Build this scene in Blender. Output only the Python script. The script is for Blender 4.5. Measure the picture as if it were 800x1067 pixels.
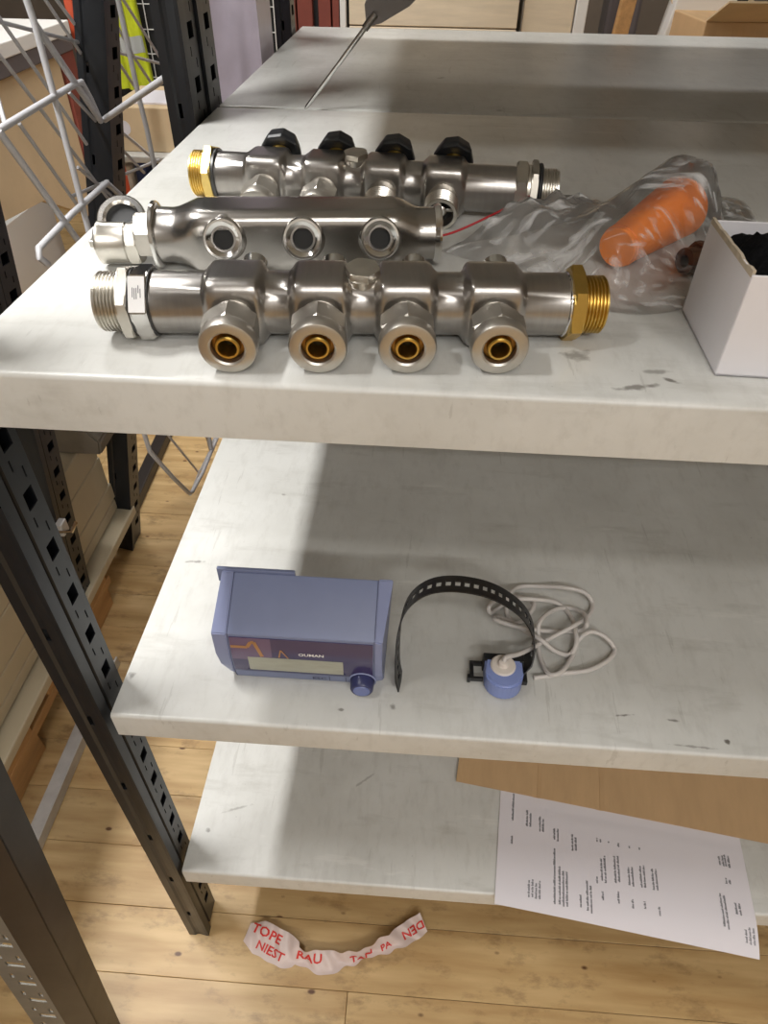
import bpy, bmesh, math, random
from mathutils import Vector, Matrix
random.seed(7)
S = bpy.context.scene
C = S.collection
for o in list(bpy.data.objects): bpy.data.objects.remove(o)
R = math.radians; PI = math.pi

# ------------------------------------------------------------------ camera
FPX, PITCH, YAW, ROLL = 716.95, 0.73613, 0.05532, 0.01633
CAM = Vector((0.2524, -0.3055, 1.105))
def cam_axes():
    f = Vector((0, math.cos(PITCH), -math.sin(PITCH))); u = Vector((0, math.sin(PITCH), math.cos(PITCH))); r = Vector((1, 0, 0))
    m = Matrix.Rotation(YAW, 3, 'Z'); r, u, f = m @ r, m @ u, m @ f
    c, s = math.cos(ROLL), math.sin(ROLL)
    return c*r + s*u, -s*r + c*u, f
_r, _u, _f = cam_axes()
cd = bpy.data.cameras.new('camera'); cam = bpy.data.objects.new('camera', cd); C.objects.link(cam)
mw = Matrix((( _r.x, _u.x, -_f.x, CAM.x), (_r.y, _u.y, -_f.y, CAM.y), (_r.z, _u.z, -_f.z, CAM.z), (0, 0, 0, 1)))
cam.matrix_world = mw
cd.sensor_fit = 'VERTICAL'; cd.sensor_height = 36.0; cd.lens = 36.0*FPX/1067.0
cd.clip_start = 0.01; cd.clip_end = 60
S.camera = cam
# ------------------------------------------------------------------ world, exposure, lamps
w = bpy.data.worlds.new('world'); S.world = w; w.use_nodes = True
w.node_tree.nodes['Background'].inputs[0].default_value = (0.9, 0.93, 1.0, 1)
w.node_tree.nodes['Background'].inputs[1].default_value = 0.02
S.view_settings.view_transform = 'Standard'; S.view_settings.look = 'None'
S.view_settings.gamma = 1.0; S.view_settings.exposure = 0.0
S.view_settings.use_curve_mapping = False
LAMPS = [  # x, y, z, length, width, axis, watts
    (-0.50, 0.08, 2.03, 0.7, 0.08, 'Y', 29.0),
    (0.60, -1.30, 2.62, 1.2, 0.12, 'X', 7.0),
    (0.40, -3.80, 3.70, 1.2, 0.30, 'X', 58.0),  # added fill lamp, brightens the middle shelf from the front
    (2.20, -3.80, 3.70, 1.2, 0.30, 'X', 58.0),  # added partner of the front fill lamp
    (1.6, 3.4, 2.62, 1.2, 0.16, 'X', 14.0),  # added lamp for general fill from behind
    (-0.25, 1.80, 2.62, 1.2, 0.16, 'X', 32.0),  # added to brighten the crate, table and tan panel
]
Z1, Z2, Z3 = 0.9129, 0.5747, 0.2303     # shelf tops

# ------------------------------------------------------------------ materials
def rgb(r, g, b):                        # sRGB 0-255 -> linear
    def l(c):
        c /= 255.0
        return c/12.92 if c <= 0.04045 else ((c+0.055)/1.055)**2.4
    return (l(r), l(g), l(b), 1)
def mat(name, col, rough=0.5, metal=0.0, spec=0.5, var=0.0, vscale=20.0, vcol=None, bump=0.0, bscale=80.0, stretch=(1, 1, 1), rvar=0.0, rnd=0.0, coat=0.0):
    m = bpy.data.materials.new(name); m.use_nodes = True
    nt = m.node_tree; N = nt.nodes; L = nt.links; b = N['Principled BSDF']
    b.inputs['Base Color'].default_value = col; b.inputs['Roughness'].default_value = rough
    b.inputs['Metallic'].default_value = metal; b.inputs['Specular IOR Level'].default_value = spec
    b.inputs['Coat Weight'].default_value = coat
    tc = N.new('ShaderNodeTexCoord'); mp = N.new('ShaderNodeMapping'); mp.inputs['Scale'].default_value = stretch
    L.new(tc.outputs['Object'], mp.inputs['Vector'])
    out = None
    if var or rvar:
        n = N.new('ShaderNodeTexNoise'); n.inputs['Scale'].default_value = vscale; n.inputs['Detail'].default_value = 6; n.inputs['Roughness'].default_value = 0.62
        L.new(mp.outputs[0], n.inputs['Vector'])
        rp = N.new('ShaderNodeValToRGB'); rp.color_ramp.elements[0].position = 0.32; rp.color_ramp.elements[1].position = 0.68
        L.new(n.outputs['Fac'], rp.inputs[0])
        if var:
            mx = N.new('ShaderNodeMixRGB'); mx.inputs[1].default_value = col
            mx.inputs[2].default_value = vcol or (col[0]*(1-var), col[1]*(1-var), col[2]*(1-var), 1)
            if vcol:
                ml = N.new('ShaderNodeMath'); ml.operation = 'MULTIPLY'; ml.inputs[1].default_value = var
                L.new(rp.outputs[0], ml.inputs[0]); L.new(ml.outputs[0], mx.inputs[0])
            else: L.new(rp.outputs[0], mx.inputs[0])
            L.new(mx.outputs[0], b.inputs['Base Color']); out = mx.outputs[0]
        if rvar:
            mr = N.new('ShaderNodeMapRange'); mr.inputs[3].default_value = max(0.02, rough-rvar); mr.inputs[4].default_value = rough+rvar
            L.new(n.outputs['Fac'], mr.inputs[0]); L.new(mr.outputs[0], b.inputs['Roughness'])
    if rnd:
        oi = N.new('ShaderNodeObjectInfo'); hs = N.new('ShaderNodeHueSaturation'); mr = N.new('ShaderNodeMapRange')
        mr.inputs[3].default_value = 1-rnd; mr.inputs[4].default_value = 1+rnd
        L.new(oi.outputs['Random'], mr.inputs[0]); L.new(mr.outputs[0], hs.inputs['Value'])
        if out: L.new(out, hs.inputs['Color'])
        else: hs.inputs['Color'].default_value = col
        L.new(hs.outputs[0], b.inputs['Base Color'])
    if bump:
        n2 = N.new('ShaderNodeTexNoise'); n2.inputs['Scale'].default_value = bscale; n2.inputs['Detail'].default_value = 3
        L.new(mp.outputs[0], n2.inputs['Vector'])
        bp = N.new('ShaderNodeBump'); bp.inputs['Strength'].default_value = bump; bp.inputs['Distance'].default_value = 0.002
        L.new(n2.outputs['Fac'], bp.inputs['Height']); L.new(bp.outputs[0], b.inputs['Normal'])
    return m

M = {}
M['steel'] = mat('brushed_stainless', (0.41, 0.39, 0.37, 1), 0.30, 1.0, var=0.10, vscale=40, stretch=(10, 1, 1), rvar=0.04, bump=0.012, bscale=120)
M['steel_smooth'] = mat('polished_stainless', (0.44, 0.42, 0.395, 1), 0.24, 1.0, var=0.15, vscale=25, rvar=0.06)
M['nickel'] = mat('nickel_plate', (0.66, 0.63, 0.57, 1), 0.3, 1.0, var=0.15, vscale=60, rvar=0.08)
M['nickel_matt'] = mat('satin_nickel', (0.56, 0.53, 0.48, 1), 0.40, 0.95, var=0.12, vscale=90, rvar=0.08)
M['chrome'] = mat('chrome', (0.75, 0.74, 0.72, 1), 0.14, 1.0)
M['brass'] = mat('brass', (0.66, 0.45, 0.12, 1), 0.3, 1.0, var=0.2, vscale=60, rvar=0.08)
M['brass_pale'] = mat('pale_brass', (0.78, 0.58, 0.20, 1), 0.34, 1.0, var=0.15, vscale=80, rvar=0.08, bump=0.1, bscale=400)
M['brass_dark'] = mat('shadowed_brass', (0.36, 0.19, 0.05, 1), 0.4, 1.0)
M['hole'] = mat('dark_bore', (0.012, 0.011, 0.01, 1), 0.6)
M['dark_ring'] = mat('dark_steel', (0.09, 0.09, 0.09, 1), 0.35, 0.8)
M['rubber'] = mat('black_rubber', (0.012, 0.012, 0.013, 1), 0.55)
M['black_plastic'] = mat('black_plastic', (0.014, 0.015, 0.017, 1), 0.38, var=0.3, vscale=50)
M['sticker'] = mat('white_sticker', (0.8, 0.8, 0.8, 1), 0.5)
M['ink'] = mat('grey_ink', (0.17, 0.17, 0.19, 1), 0.7)
M['post'] = mat('dark_painted_steel', (0.016, 0.018, 0.022, 1), 0.36, 0.15, var=0.35, vscale=14, stretch=(3, 3, 1), rvar=0.08)
M['post_brown'] = mat('dark_bronze_painted_steel', (0.030, 0.024, 0.021, 1), 0.42, 0.1, var=0.35, vscale=12, rvar=0.08)
M['post_grey'] = mat('galvanised_upright', (0.22, 0.21, 0.18, 1), 0.5, 0.3, var=0.2, vscale=25)
M['galv'] = mat('galvanised_bar', (0.62, 0.61, 0.60, 1), 0.38, 0.3, var=0.2, vscale=30)
M['wire'] = mat('grey_coated_wire', (0.52, 0.52, 0.54, 1), 0.35)
M['ctrl'] = mat('blue_grey_plastic', rgb(122, 132, 166), 0.38, var=0.06, vscale=30, bump=0.03, bscale=900)
M['ctrl_cap'] = mat('lavender_blue_plastic', rgb(134, 143, 180), 0.4, bump=0.03, bscale=900)
M['panel'] = mat('dark_purple_film', rgb(62, 56, 96), 0.16, coat=0.4)
M['panel_mauve'] = mat('mauve_film', rgb(104, 86, 118), 0.18, coat=0.4)
M['panel_orange'] = mat('orange_print', rgb(172, 126, 80), 0.3)
M['lcd'] = mat('lcd_glass', rgb(172, 174, 160), 0.12, var=0.15, vscale=40, stretch=(1, 1, 6))
M['knob'] = mat('navy_knob', rgb(52, 56, 96), 0.35)
M['knob_face'] = mat('knob_face', rgb(110, 122, 172), 0.4)
M['print_white'] = mat('white_print', (0.85, 0.85, 0.85, 1), 0.5)
M['print_dark'] = mat('dark_print', rgb(60, 66, 96), 0.5)
M['sensor'] = mat('periwinkle_plastic', rgb(132, 148, 202), 0.4, bump=0.03, bscale=700)
M['cable'] = mat('white_cable', rgb(205, 200, 196), 0.42)
M['grommet'] = mat('cream_grommet', rgb(222, 214, 206), 0.45)
M['card'] = mat('corrugated_cardboard', rgb(204, 170, 128), 0.85, var=0.12, vscale=10, stretch=(4, 1, 1), bump=0.25, bscale=60)
M['card_pale'] = mat('pale_cardboard', rgb(214, 190, 154), 0.85, var=0.1, vscale=12)
M['box_white'] = mat('white_carton', rgb(226, 224, 228), 0.6, var=0.04, vscale=20)
M['box_raw'] = mat('torn_carton_edge', rgb(206, 192, 170), 0.9, var=0.3, vscale=120)
M['foam'] = mat('black_fleece', (0.008, 0.008, 0.009, 1), 0.95, spec=0.1, bump=0.8, bscale=300)
M['orange'] = mat('orange_plastic', rgb(255, 138, 26), 0.6, 0.0, 0.3, var=0.06, vscale=40)
M['brown_bits'] = mat('brown_fitting', rgb(92, 62, 46), 0.4, 0.5)
M['red'] = mat('red_zip', rgb(186, 36, 44), 0.5)
M['tape'] = mat('white_tape', rgb(214, 196, 190), 0.4, var=0.08, vscale=60)
M['tape_red'] = mat('red_tape_print', rgb(206, 48, 40), 0.5)
M['wood_raw'] = mat('raw_pine', rgb(196, 150, 96), 0.7, var=0.3, vscale=9, stretch=(6, 1, 6))
M['wood_pale'] = mat('pale_pine', rgb(226, 210, 184), 0.65, var=0.16, vscale=7, stretch=(1, 6, 8))
M['board'] = mat('cream_board', rgb(196, 184, 158), 0.6, var=0.08, vscale=8, rnd=0.08)
M['white_paint'] = mat('white_laminate', rgb(226, 224, 220), 0.45)
M['grey_dark'] = mat('dark_grey_laminate', rgb(96, 90, 92), 0.5)
M['red_brick'] = mat('dark_red_paint', rgb(128, 62, 50), 0.6, var=0.2, vscale=12)
M['orange_red'] = mat('orange_red_plastic', rgb(205, 84, 50), 0.5)
M['hivis'] = mat('hi_vis_yellow_fabric', rgb(205, 214, 44), 0.75, var=0.25, vscale=18, bump=0.3, bscale=40)
M['reflective'] = mat('silver_reflective_tape', rgb(176, 178, 176), 0.35)
M['lilac'] = mat('lilac_film_wrap', rgb(206, 196, 212), 0.3, var=0.25, vscale=7, bump=0.5, bscale=22)
M['blue'] = mat('navy_blue_plastic', rgb(44, 66, 130), 0.4)
M['grey_tool'] = mat('grey_plastic_blade', rgb(128, 122, 120), 0.35)
M['wall'] = mat('white_wall_paint', rgb(196, 192, 186), 0.8, var=0.04, vscale=3)
M['wall_dark'] = mat('brown_grey_wall_paint', rgb(112, 102, 92), 0.8, var=0.25, vscale=2)
M['ceiling'] = mat('ceiling_paint', rgb(190, 188, 184), 0.85)
M['lamp_body'] = mat('lamp_housing', rgb(235, 235, 235), 0.5)
M['clear_roll'] = mat('milky_film', rgb(210, 210, 212), 0.2, spec=0.7)
M['grey_foot'] = mat('grey_plastic', rgb(120, 112, 100), 0.6, var=0.2, vscale=30)

def shelf_material(name, marks, seed):
    m = mat(name, rgb(207, 207, 203), 0.34, 0.0, 0.5)
    nt = m.node_tree; N = nt.nodes; L = nt.links; b = N['Principled BSDF']
    tc = N.new('ShaderNodeTexCoord')
    mp = N.new('ShaderNodeMapping'); mp.inputs['Location'].default_value = (seed, seed*0.7, 0); L.new(tc.outputs['Object'], mp.inputs[0])
    def noise(scale, lo, hi, stretch=None):
        v = mp.outputs[0]
        if stretch:
            q = N.new('ShaderNodeMapping'); q.inputs['Scale'].default_value = stretch; L.new(v, q.inputs[0]); v = q.outputs[0]
        n = N.new('ShaderNodeTexNoise'); n.inputs['Scale'].default_value = scale; n.inputs['Detail'].default_value = 8; n.inputs['Roughness'].default_value = 0.65
        L.new(v, n.inputs['Vector'])
        mr = N.new('ShaderNodeMapRange'); mr.inputs[1].default_value = lo; mr.inputs[2].default_value = hi; L.new(n.outputs['Fac'], mr.inputs[0])
        return mr.outputs[0], n
    col = None
    def mix(fac, c2, amt):
        nonlocal col
        ml = N.new('ShaderNodeMath'); ml.operation = 'MULTIPLY'; ml.inputs[1].default_value = amt; L.new(fac, ml.inputs[0])
        mx = N.new('ShaderNodeMixRGB'); L.new(ml.outputs[0], mx.inputs[0]); mx.inputs[2].default_value = c2
        if col is None: mx.inputs[1].default_value = rgb(207, 207, 203)
        else: L.new(col, mx.inputs[1])
        col = mx.outputs[0]
    f1, n1 = noise(5, 0.4, 0.75); mix(f1, rgb(178, 177, 171), 0.8)
    f2, n2 = noise(28, 0.56, 0.78, (0.35, 1.4, 1)); mix(f2, rgb(166, 164, 157), 0.65)
    f3, n3 = noise(150, 0.69, 0.76); mix(f3, rgb(96, 92, 84), 0.6)
    f5, n5 = noise(60, 0.50, 0.72, (1.6, 0.5, 1)); mix(f5, rgb(158, 155, 148), 0.26)
    f6, n6 = noise(34, 0.635, 0.66, (3.2, 0.25, 1)); mix(f6, rgb(128, 124, 116), 0.22)
    f4, n4 = noise(9, 0.62, 0.66, (0.5, 3, 1)); mix(f4, rgb(222, 221, 216), 0.35)
    # a few marks of their own shape: x, y, radius along, radius across, angle, strength
    wob = N.new('ShaderNodeTexNoise'); wob.inputs['Scale'].default_value = 160; wob.inputs['Detail'].default_value = 4; L.new(tc.outputs['Object'], wob.inputs['Vector'])
    for (x, y, a, c, ang, st) in marks:
        q = N.new('ShaderNodeMapping'); q.vector_type = 'TEXTURE'
        q.inputs['Location'].default_value = (x, y, 0); q.inputs['Rotation'].default_value = (0, 0, R(ang)); q.inputs['Scale'].default_value = (a, c, 1000)
        L.new(tc.outputs['Object'], q.inputs[0])
        ln = N.new('ShaderNodeVectorMath'); ln.operation = 'LENGTH'; L.new(q.outputs[0], ln.inputs[0])
        ad = N.new('ShaderNodeMath'); ad.operation = 'MULTIPLY_ADD'; L.new(wob.outputs['Fac'], ad.inputs[0]); ad.inputs[1].default_value = 2.2; L.new(ln.outputs['Value'], ad.inputs[2])
        mr = N.new('ShaderNodeMapRange'); mr.inputs[1].default_value = 2.1; mr.inputs[2].default_value = 1.5; L.new(ad.outputs[0], mr.inputs[0])
        mix(mr.outputs[0], rgb(84, 78, 70), st)
    L.new(col, b.inputs['Base Color'])
    mr = N.new('ShaderNodeMapRange'); mr.inputs[3].default_value = 0.22; mr.inputs[4].default_value = 0.46; L.new(n1.outputs['Fac'], mr.inputs[0]); L.new(mr.outputs[0], b.inputs['Roughness'])
    bp = N.new('ShaderNodeBump'); bp.inputs['Strength'].default_value = 0.05; bp.inputs['Distance'].default_value = 0.001
    L.new(n2.outputs['Fac'], bp.inputs['Height']); L.new(bp.outputs[0], b.inputs['Normal'])
    return m
M['shelf_top'] = shelf_material('scuffed_grey_shelf_paint', [(.367, .014, .014, .003, 15, .7), (.386, .022, .005, .002, -30, .8), (.379, .031, .011, .0025, 5, .5), (.340, .045, .009, .007, 20, .55), (.381, .315, .012, .0015, 3, .8), (.47, .28, .002, .02, 10, .5), (.13, .70, .006, .004, 0, .5), (.33, .62, .006, .004, 0, .5), (.26, .80, .006, .006, 0, .6)], 0.0)
M['shelf_mid'] = shelf_material('worn_grey_shelf_paint', [(.446, .033, .010, .0015, 8, .8), (.487, .031, .006, .0015, -5, .7), (.528, .014, .003, .003, 0, .9), (.50, .007, .02, .0012, -2, .5), (.007, .041, .004, .004, 0, .6), (.026, .185, .010, .002, 5, .6), (.10, .30, .004, .002, 0, .5), (.20, .02, .003, .002, 0, .7), (.245, .026, .003, .004, 0, .6)], 3.1)
M['shelf_low'] = shelf_material('stained_grey_shelf_paint', [(.02, .05, .003, .003, 0, .6), (.05, .08, .02, .002, 20, .4), (.21, .13, .02, .002, 40, .4)], 6.4)
M['shelf_plain'] = shelf_material('plain_grey_shelf_paint', [], 9.2)

def floor_material():
    m = bpy.data.materials.new('worn_pine_plank'); m.use_nodes = True
    nt = m.node_tree; N = nt.nodes; L = nt.links; b = N['Principled BSDF']; b.inputs['Roughness'].default_value = 0.42
    g = N.new('ShaderNodeNewGeometry'); oi = N.new('ShaderNodeObjectInfo')
    cx = N.new('ShaderNodeCombineXYZ'); L.new(oi.outputs['Random'], cx.inputs[2])
    sc = N.new('ShaderNodeVectorMath'); sc.operation = 'MULTIPLY_ADD'; L.new(cx.outputs[0], sc.inputs[0]); sc.inputs[1].default_value = (0, 0, 40); L.new(g.outputs['Position'], sc.inputs[2])
    mp = N.new('ShaderNodeMapping'); mp.inputs['Scale'].default_value = (1.6, 14, 1); L.new(sc.outputs[0], mp.inputs[0])
    n = N.new('ShaderNodeTexNoise'); n.inputs['Scale'].default_value = 3.5; n.inputs['Detail'].default_value = 8; L.new(mp.outputs[0], n.inputs['Vector'])
    r = N.new('ShaderNodeValToRGB'); e = r.color_ramp.elements
    e[0].position = 0.25; e[0].color = rgb(172, 136, 86); e[1].position = 0.75; e[1].color = rgb(216, 186, 136)
    L.new(n.outputs['Fac'], r.inputs[0])
    hs = N.new('ShaderNodeHueSaturation'); mr = N.new('ShaderNodeMapRange'); mr.inputs[3].default_value = 0.88; mr.inputs[4].default_value = 1.1
    L.new(oi.outputs['Random'], mr.inputs[0]); L.new(mr.outputs[0], hs.inputs['Value']); L.new(r.outputs[0], hs.inputs['Color'])
    # knots
    mk = N.new('ShaderNodeMapping'); mk.inputs['Scale'].default_value = (5.5, 10, 1); L.new(sc.outputs[0], mk.inputs[0])
    vo = N.new('ShaderNodeTexVoronoi'); vo.inputs['Scale'].default_value = 2.1; vo.inputs['Randomness'].default_value = 1.0; L.new(mk.outputs[0], vo.inputs['Vector'])
    kr = N.new('ShaderNodeMapRange'); kr.inputs[1].default_value = 0.075; kr.inputs[2].default_value = 0.04; L.new(vo.outputs['Distance'], kr.inputs[0])
    m1 = N.new('ShaderNodeMixRGB'); L.new(kr.outputs[0], m1.inputs[0]); L.new(hs.outputs[0], m1.inputs[1]); m1.inputs[2].default_value = rgb(92, 58, 30)
    # dirt and scratches
    n2 = N.new('ShaderNodeTexNoise'); n2.inputs['Scale'].default_value = 26; n2.inputs['Detail'].default_value = 7; n2.inputs['Roughness'].default_value = 0.7
    ms = N.new('ShaderNodeMapping'); ms.inputs['Scale'].default_value = (0.5, 1.1, 1); L.new(g.outputs['Position'], ms.inputs[0]); L.new(ms.outputs[0], n2.inputs['Vector'])
    dr = N.new('ShaderNodeMapRange'); dr.inputs[1].default_value = 0.53; dr.inputs[2].default_value = 0.74; dr.inputs[4].default_value = 0.7; L.new(n2.outputs['Fac'], dr.inputs[0])
    m2 = N.new('ShaderNodeMixRGB'); L.new(dr.outputs[0], m2.inputs[0]); L.new(m1.outputs[0], m2.inputs[1]); m2.inputs[2].default_value = rgb(104, 76, 46)
    L.new(m2.outputs[0], b.inputs['Base Color'])
    return m
M['floor'] = floor_material()

def bag_material():
    m = bpy.data.materials.new('clear_polythene'); m.use_nodes = True
    nt = m.node_tree; N = nt.nodes; L = nt.links
    for n in list(N):
        if n.type != 'OUTPUT_MATERIAL': N.remove(n)
    out = [n for n in N if n.type == 'OUTPUT_MATERIAL'][0]
    tr = N.new('ShaderNodeBsdfTransparent'); tr.inputs[0].default_value = (0.99, 0.99, 0.99, 1)
    gl = N.new('ShaderNodeBsdfGlossy'); gl.inputs['Roughness'].default_value = 0.13
    df = N.new('ShaderNodeBsdfDiffuse'); df.inputs[0].default_value = (0.95, 0.95, 0.96, 1)
    fr = N.new('ShaderNodeFresnel'); fr.inputs[0].default_value = 1.5
    ad = N.new('ShaderNodeMath'); ad.operation = 'MULTIPLY_ADD'; ad.inputs[1].default_value = 0.9; ad.inputs[2].default_value = 0.03; L.new(fr.outputs[0], ad.inputs[0])
    tcb = N.new('ShaderNodeTexCoord'); mpb = N.new('ShaderNodeMapping'); mpb.inputs['Rotation'].default_value = (0, 0, 0.7); mpb.inputs['Scale'].default_value = (14, 42, 14)
    nb = N.new('ShaderNodeTexNoise'); nb.inputs['Scale'].default_value = 1.6; nb.inputs['Detail'].default_value = 4; nb.inputs['Distortion'].default_value = 2.0
    L.new(tcb.outputs['Object'], mpb.inputs[0]); L.new(mpb.outputs[0], nb.inputs['Vector'])
    mrb = N.new('ShaderNodeMapRange'); mrb.inputs[1].default_value = 0.52; mrb.inputs[2].default_value = 0.72; mrb.inputs[3].default_value = 0.05; mrb.inputs[4].default_value = 0.62; L.new(nb.outputs['Fac'], mrb.inputs[0])  # frosted creases; their white also stands in for highlights on the crinkles
    m0 = N.new('ShaderNodeMixShader'); L.new(mrb.outputs[0], m0.inputs[0]); L.new(tr.outputs[0], m0.inputs[1]); L.new(df.outputs[0], m0.inputs[2])
    m1 = N.new('ShaderNodeMixShader'); L.new(ad.outputs[0], m1.inputs[0]); L.new(m0.outputs[0], m1.inputs[1]); L.new(gl.outputs[0], m1.inputs[2])
    L.new(m1.outputs[0], out.inputs[0])
    return m
M['bag'] = bag_material()
def paper_material():
    m = mat('printer_paper', rgb(226, 222, 228), 0.7)
    b = m.node_tree.nodes['Principled BSDF']; b.inputs['Subsurface Weight'].default_value = 0.0
    return m
M['paper'] = paper_material()
def emit_mat(name, col, st):
    m = bpy.data.materials.new(name); m.use_nodes = True
    b = m.node_tree.nodes['Principled BSDF']; b.inputs['Emission Color'].default_value = col; b.inputs['Emission Strength'].default_value = st
    return m
M['tube'] = emit_mat('lamp_tube', (1, 0.93, 0.84, 1), 6)

# ------------------------------------------------------------------ geometry helpers
def link(name, me, m, parent=None, loc=None, rot=None):
    o = bpy.data.objects.new(name, me); C.objects.link(o)
    if m is not None and not me.materials: me.materials.append(M[m] if isinstance(m, str) else m)
    if parent: o.parent = parent
    if loc is not None: o.location = loc
    if rot is not None: o.rotation_euler = rot
    return o
def obj(name, bm, m, parent=None, loc=None, rot=None, smooth=None):
    me = bpy.data.meshes.new(name); bmesh.ops.recalc_face_normals(bm, faces=bm.faces)
    bm.to_mesh(me); bm.free()
    if smooth is not None:
        for p in me.polygons: p.use_smooth = True
        me.set_sharp_from_angle(angle=R(smooth))
    return link(name, me, m, parent, loc, rot)
def thing(name, label, cat, loc=(0, 0, 0), rot=(0, 0, 0), group=None):
    o = bpy.data.objects.new(name, None); C.objects.link(o); o.location = loc; o.rotation_euler = rot; o.empty_display_size = 0.05
    o['label'] = label; o['category'] = cat
    if group: o['group'] = group
    return o
def tag(o, label, cat, group=None):
    o['label'] = label; o['category'] = cat
    if group: o['group'] = group
    return o
def struct(o): o['kind'] = 'structure'; return o
def BM(): return bmesh.new()
def box(bm, x0, x1, y0, y1, z0, z1, bev=0.0, seg=2):
    r = bmesh.ops.create_cube(bm, size=1.0); vs = r['verts']
    for v in vs: v.co = Vector((x0+(v.co.x+.5)*(x1-x0), y0+(v.co.y+.5)*(y1-y0), z0+(v.co.z+.5)*(z1-z0)))
    if bev:
        es = {e for v in vs for e in v.link_edges}
        bmesh.ops.bevel(bm, geom=list(es), offset=bev, segments=seg, affect='EDGES', profile=0.5)
    return bm
def frame(axis):
    a = Vector(axis).normalized(); h = Vector((0, 0, 1)) if abs(a.z) < 0.9 else Vector((1, 0, 0))
    u = h.cross(a).normalized(); v = a.cross(u); return a, u, v
def lathe(bm, prof, origin, axis, n=32, hexa=False, phase=0.0, closed=False):
    """prof: list of (distance along axis, radius)"""
    a, u, v = frame(axis); o = Vector(origin); rings = []
    for (t, r) in prof:
        if r < 1e-7: rings.append([bm.verts.new(o+a*t)])
        else: rings.append([bm.verts.new(o+a*t+(u*math.cos(2*PI*k/n+phase)+v*math.sin(2*PI*k/n+phase))*r) for k in range(n)])
    pairs = list(zip(rings[:-1], rings[1:]))
    if closed: pairs.append((rings[-1], rings[0]))
    for A, B in pairs:
        for k in range(n):
            k2 = (k+1) % n
            if len(A) == 1 and len(B) == 1: continue
            if len(A) == 1: bm.faces.new((A[0], B[k], B[k2]))
            elif len(B) == 1: bm.faces.new((A[k], A[k2], B[0]))
            else: bm.faces.new((A[k], A[k2], B[k2], B[k]))
    return bm
def ring(bm, t0, t1, ro, ri, origin, axis, n=32, ch=0.0006):
    return lathe(bm, [(t0, ri), (t0, ro-ch), (t0+ch, ro), (t1-ch, ro), (t1, ro-ch), (t1, ri)], origin, axis, n, closed=True)
def hexnut(bm, t0, t1, ro, ri, origin, axis, phase=0.0):
    """hexagonal nut with chamfered corners; ro = corner radius"""
    a, u, v = frame(axis); o = Vector(origin); N6 = 24; rings = []
    flat = ro*math.cos(PI/6)
    def rad(th, cap):
        t = (th % (PI/3)) - PI/6
        return min(flat/math.cos(t), cap)
    ch = (t1-t0)*0.14
    for (t, cap) in ((t0, None), (t0, ro*0.93), (t0+ch, 9), (t1-ch, 9), (t1, ro*0.93), (t1, None)):
        rr = []
        for k in range(N6):
            th = 2*PI*k/N6
            r = ri if cap is None else rad(th, cap)
            rr.append(bm.verts.new(o+a*t+(u*math.cos(th+phase)+v*math.sin(th+phase))*r))
        rings.append(rr)
    L_ = len(rings)
    for i in range(L_):
        A, B = rings[i], rings[(i+1) % L_]
        if ri <= 0 and i == L_-1: continue
        for k in range(N6):
            k2 = (k+1) % N6
            bm.faces.new((A[k], A[k2], B[k2], B[k]))
    return bm
def thread(bm, t0, t1, ro, ri, origin, axis, n=32, pitch=0.0019):
    prof = [(t0, ri), (t0, ro*0.92)]
    t = t0+0.0006
    while t+pitch < t1:
        prof += [(t, ro*0.93), (t+pitch*0.35, ro), (t+pitch*0.6, ro), (t+pitch*0.95, ro*0.93)]
        t += pitch
    prof += [(t1, ro*0.93), (t1, ri)]
    return lathe(bm, prof, origin, axis, n, closed=True)
def catmull(pts, k=6):
    P = [Vector(p) for p in pts]; P = [P[0]*2-P[1]]+P+[P[-1]*2-P[-2]]; out = []
    for i in range(1, len(P)-2):
        p0, p1, p2, p3 = P[i-1:i+3]
        for j in range(k):
            t = j/k
            out.append(0.5*((2*p1)+(p2-p0)*t+(2*p0-5*p1+4*p2-p3)*t*t+(3*p1-p0-3*p2+p3)*t**3))
    out.append(P[-2].copy()); return out
def tube(bm, pts, r, n=8):
    P = [Vector(p) for p in pts]; rings = []; up = None
    for i, p in enumerate(P):
        d = (P[min(i+1, len(P)-1)]-P[max(i-1, 0)]).normalized()
        if up is None: a, u, v = frame(d)
        else:
            u = (up-d*up.dot(d))
            u = u.normalized() if u.length > 1e-5 else frame(d)[1]
            v = d.cross(u)
        up = u
        rings.append([bm.verts.new(p+(u*math.cos(2*PI*k/n)+v*math.sin(2*PI*k/n))*r) for k in range(n)])
    for A, B in zip(rings[:-1], rings[1:]):
        for k in range(n): bm.faces.new((A[k], A[(k+1) % n], B[(k+1) % n], B[k]))
    bm.faces.new(rings[0][::-1]); bm.faces.new(rings[-1]); return bm
def prism(bm, poly, d0, d1, mapf):
    """poly of (u,v); mapf(u,v,d)->Vector"""
    A = [bm.verts.new(mapf(u, v, d0)) for u, v in poly]; B = [bm.verts.new(mapf(u, v, d1)) for u, v in poly]
    n = len(poly)
    bm.faces.new(A); bm.faces.new(B[::-1])
    for k in range(n): bm.faces.new((A[k], B[k], B[(k+1) % n], A[(k+1) % n]))
    return bm
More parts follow.
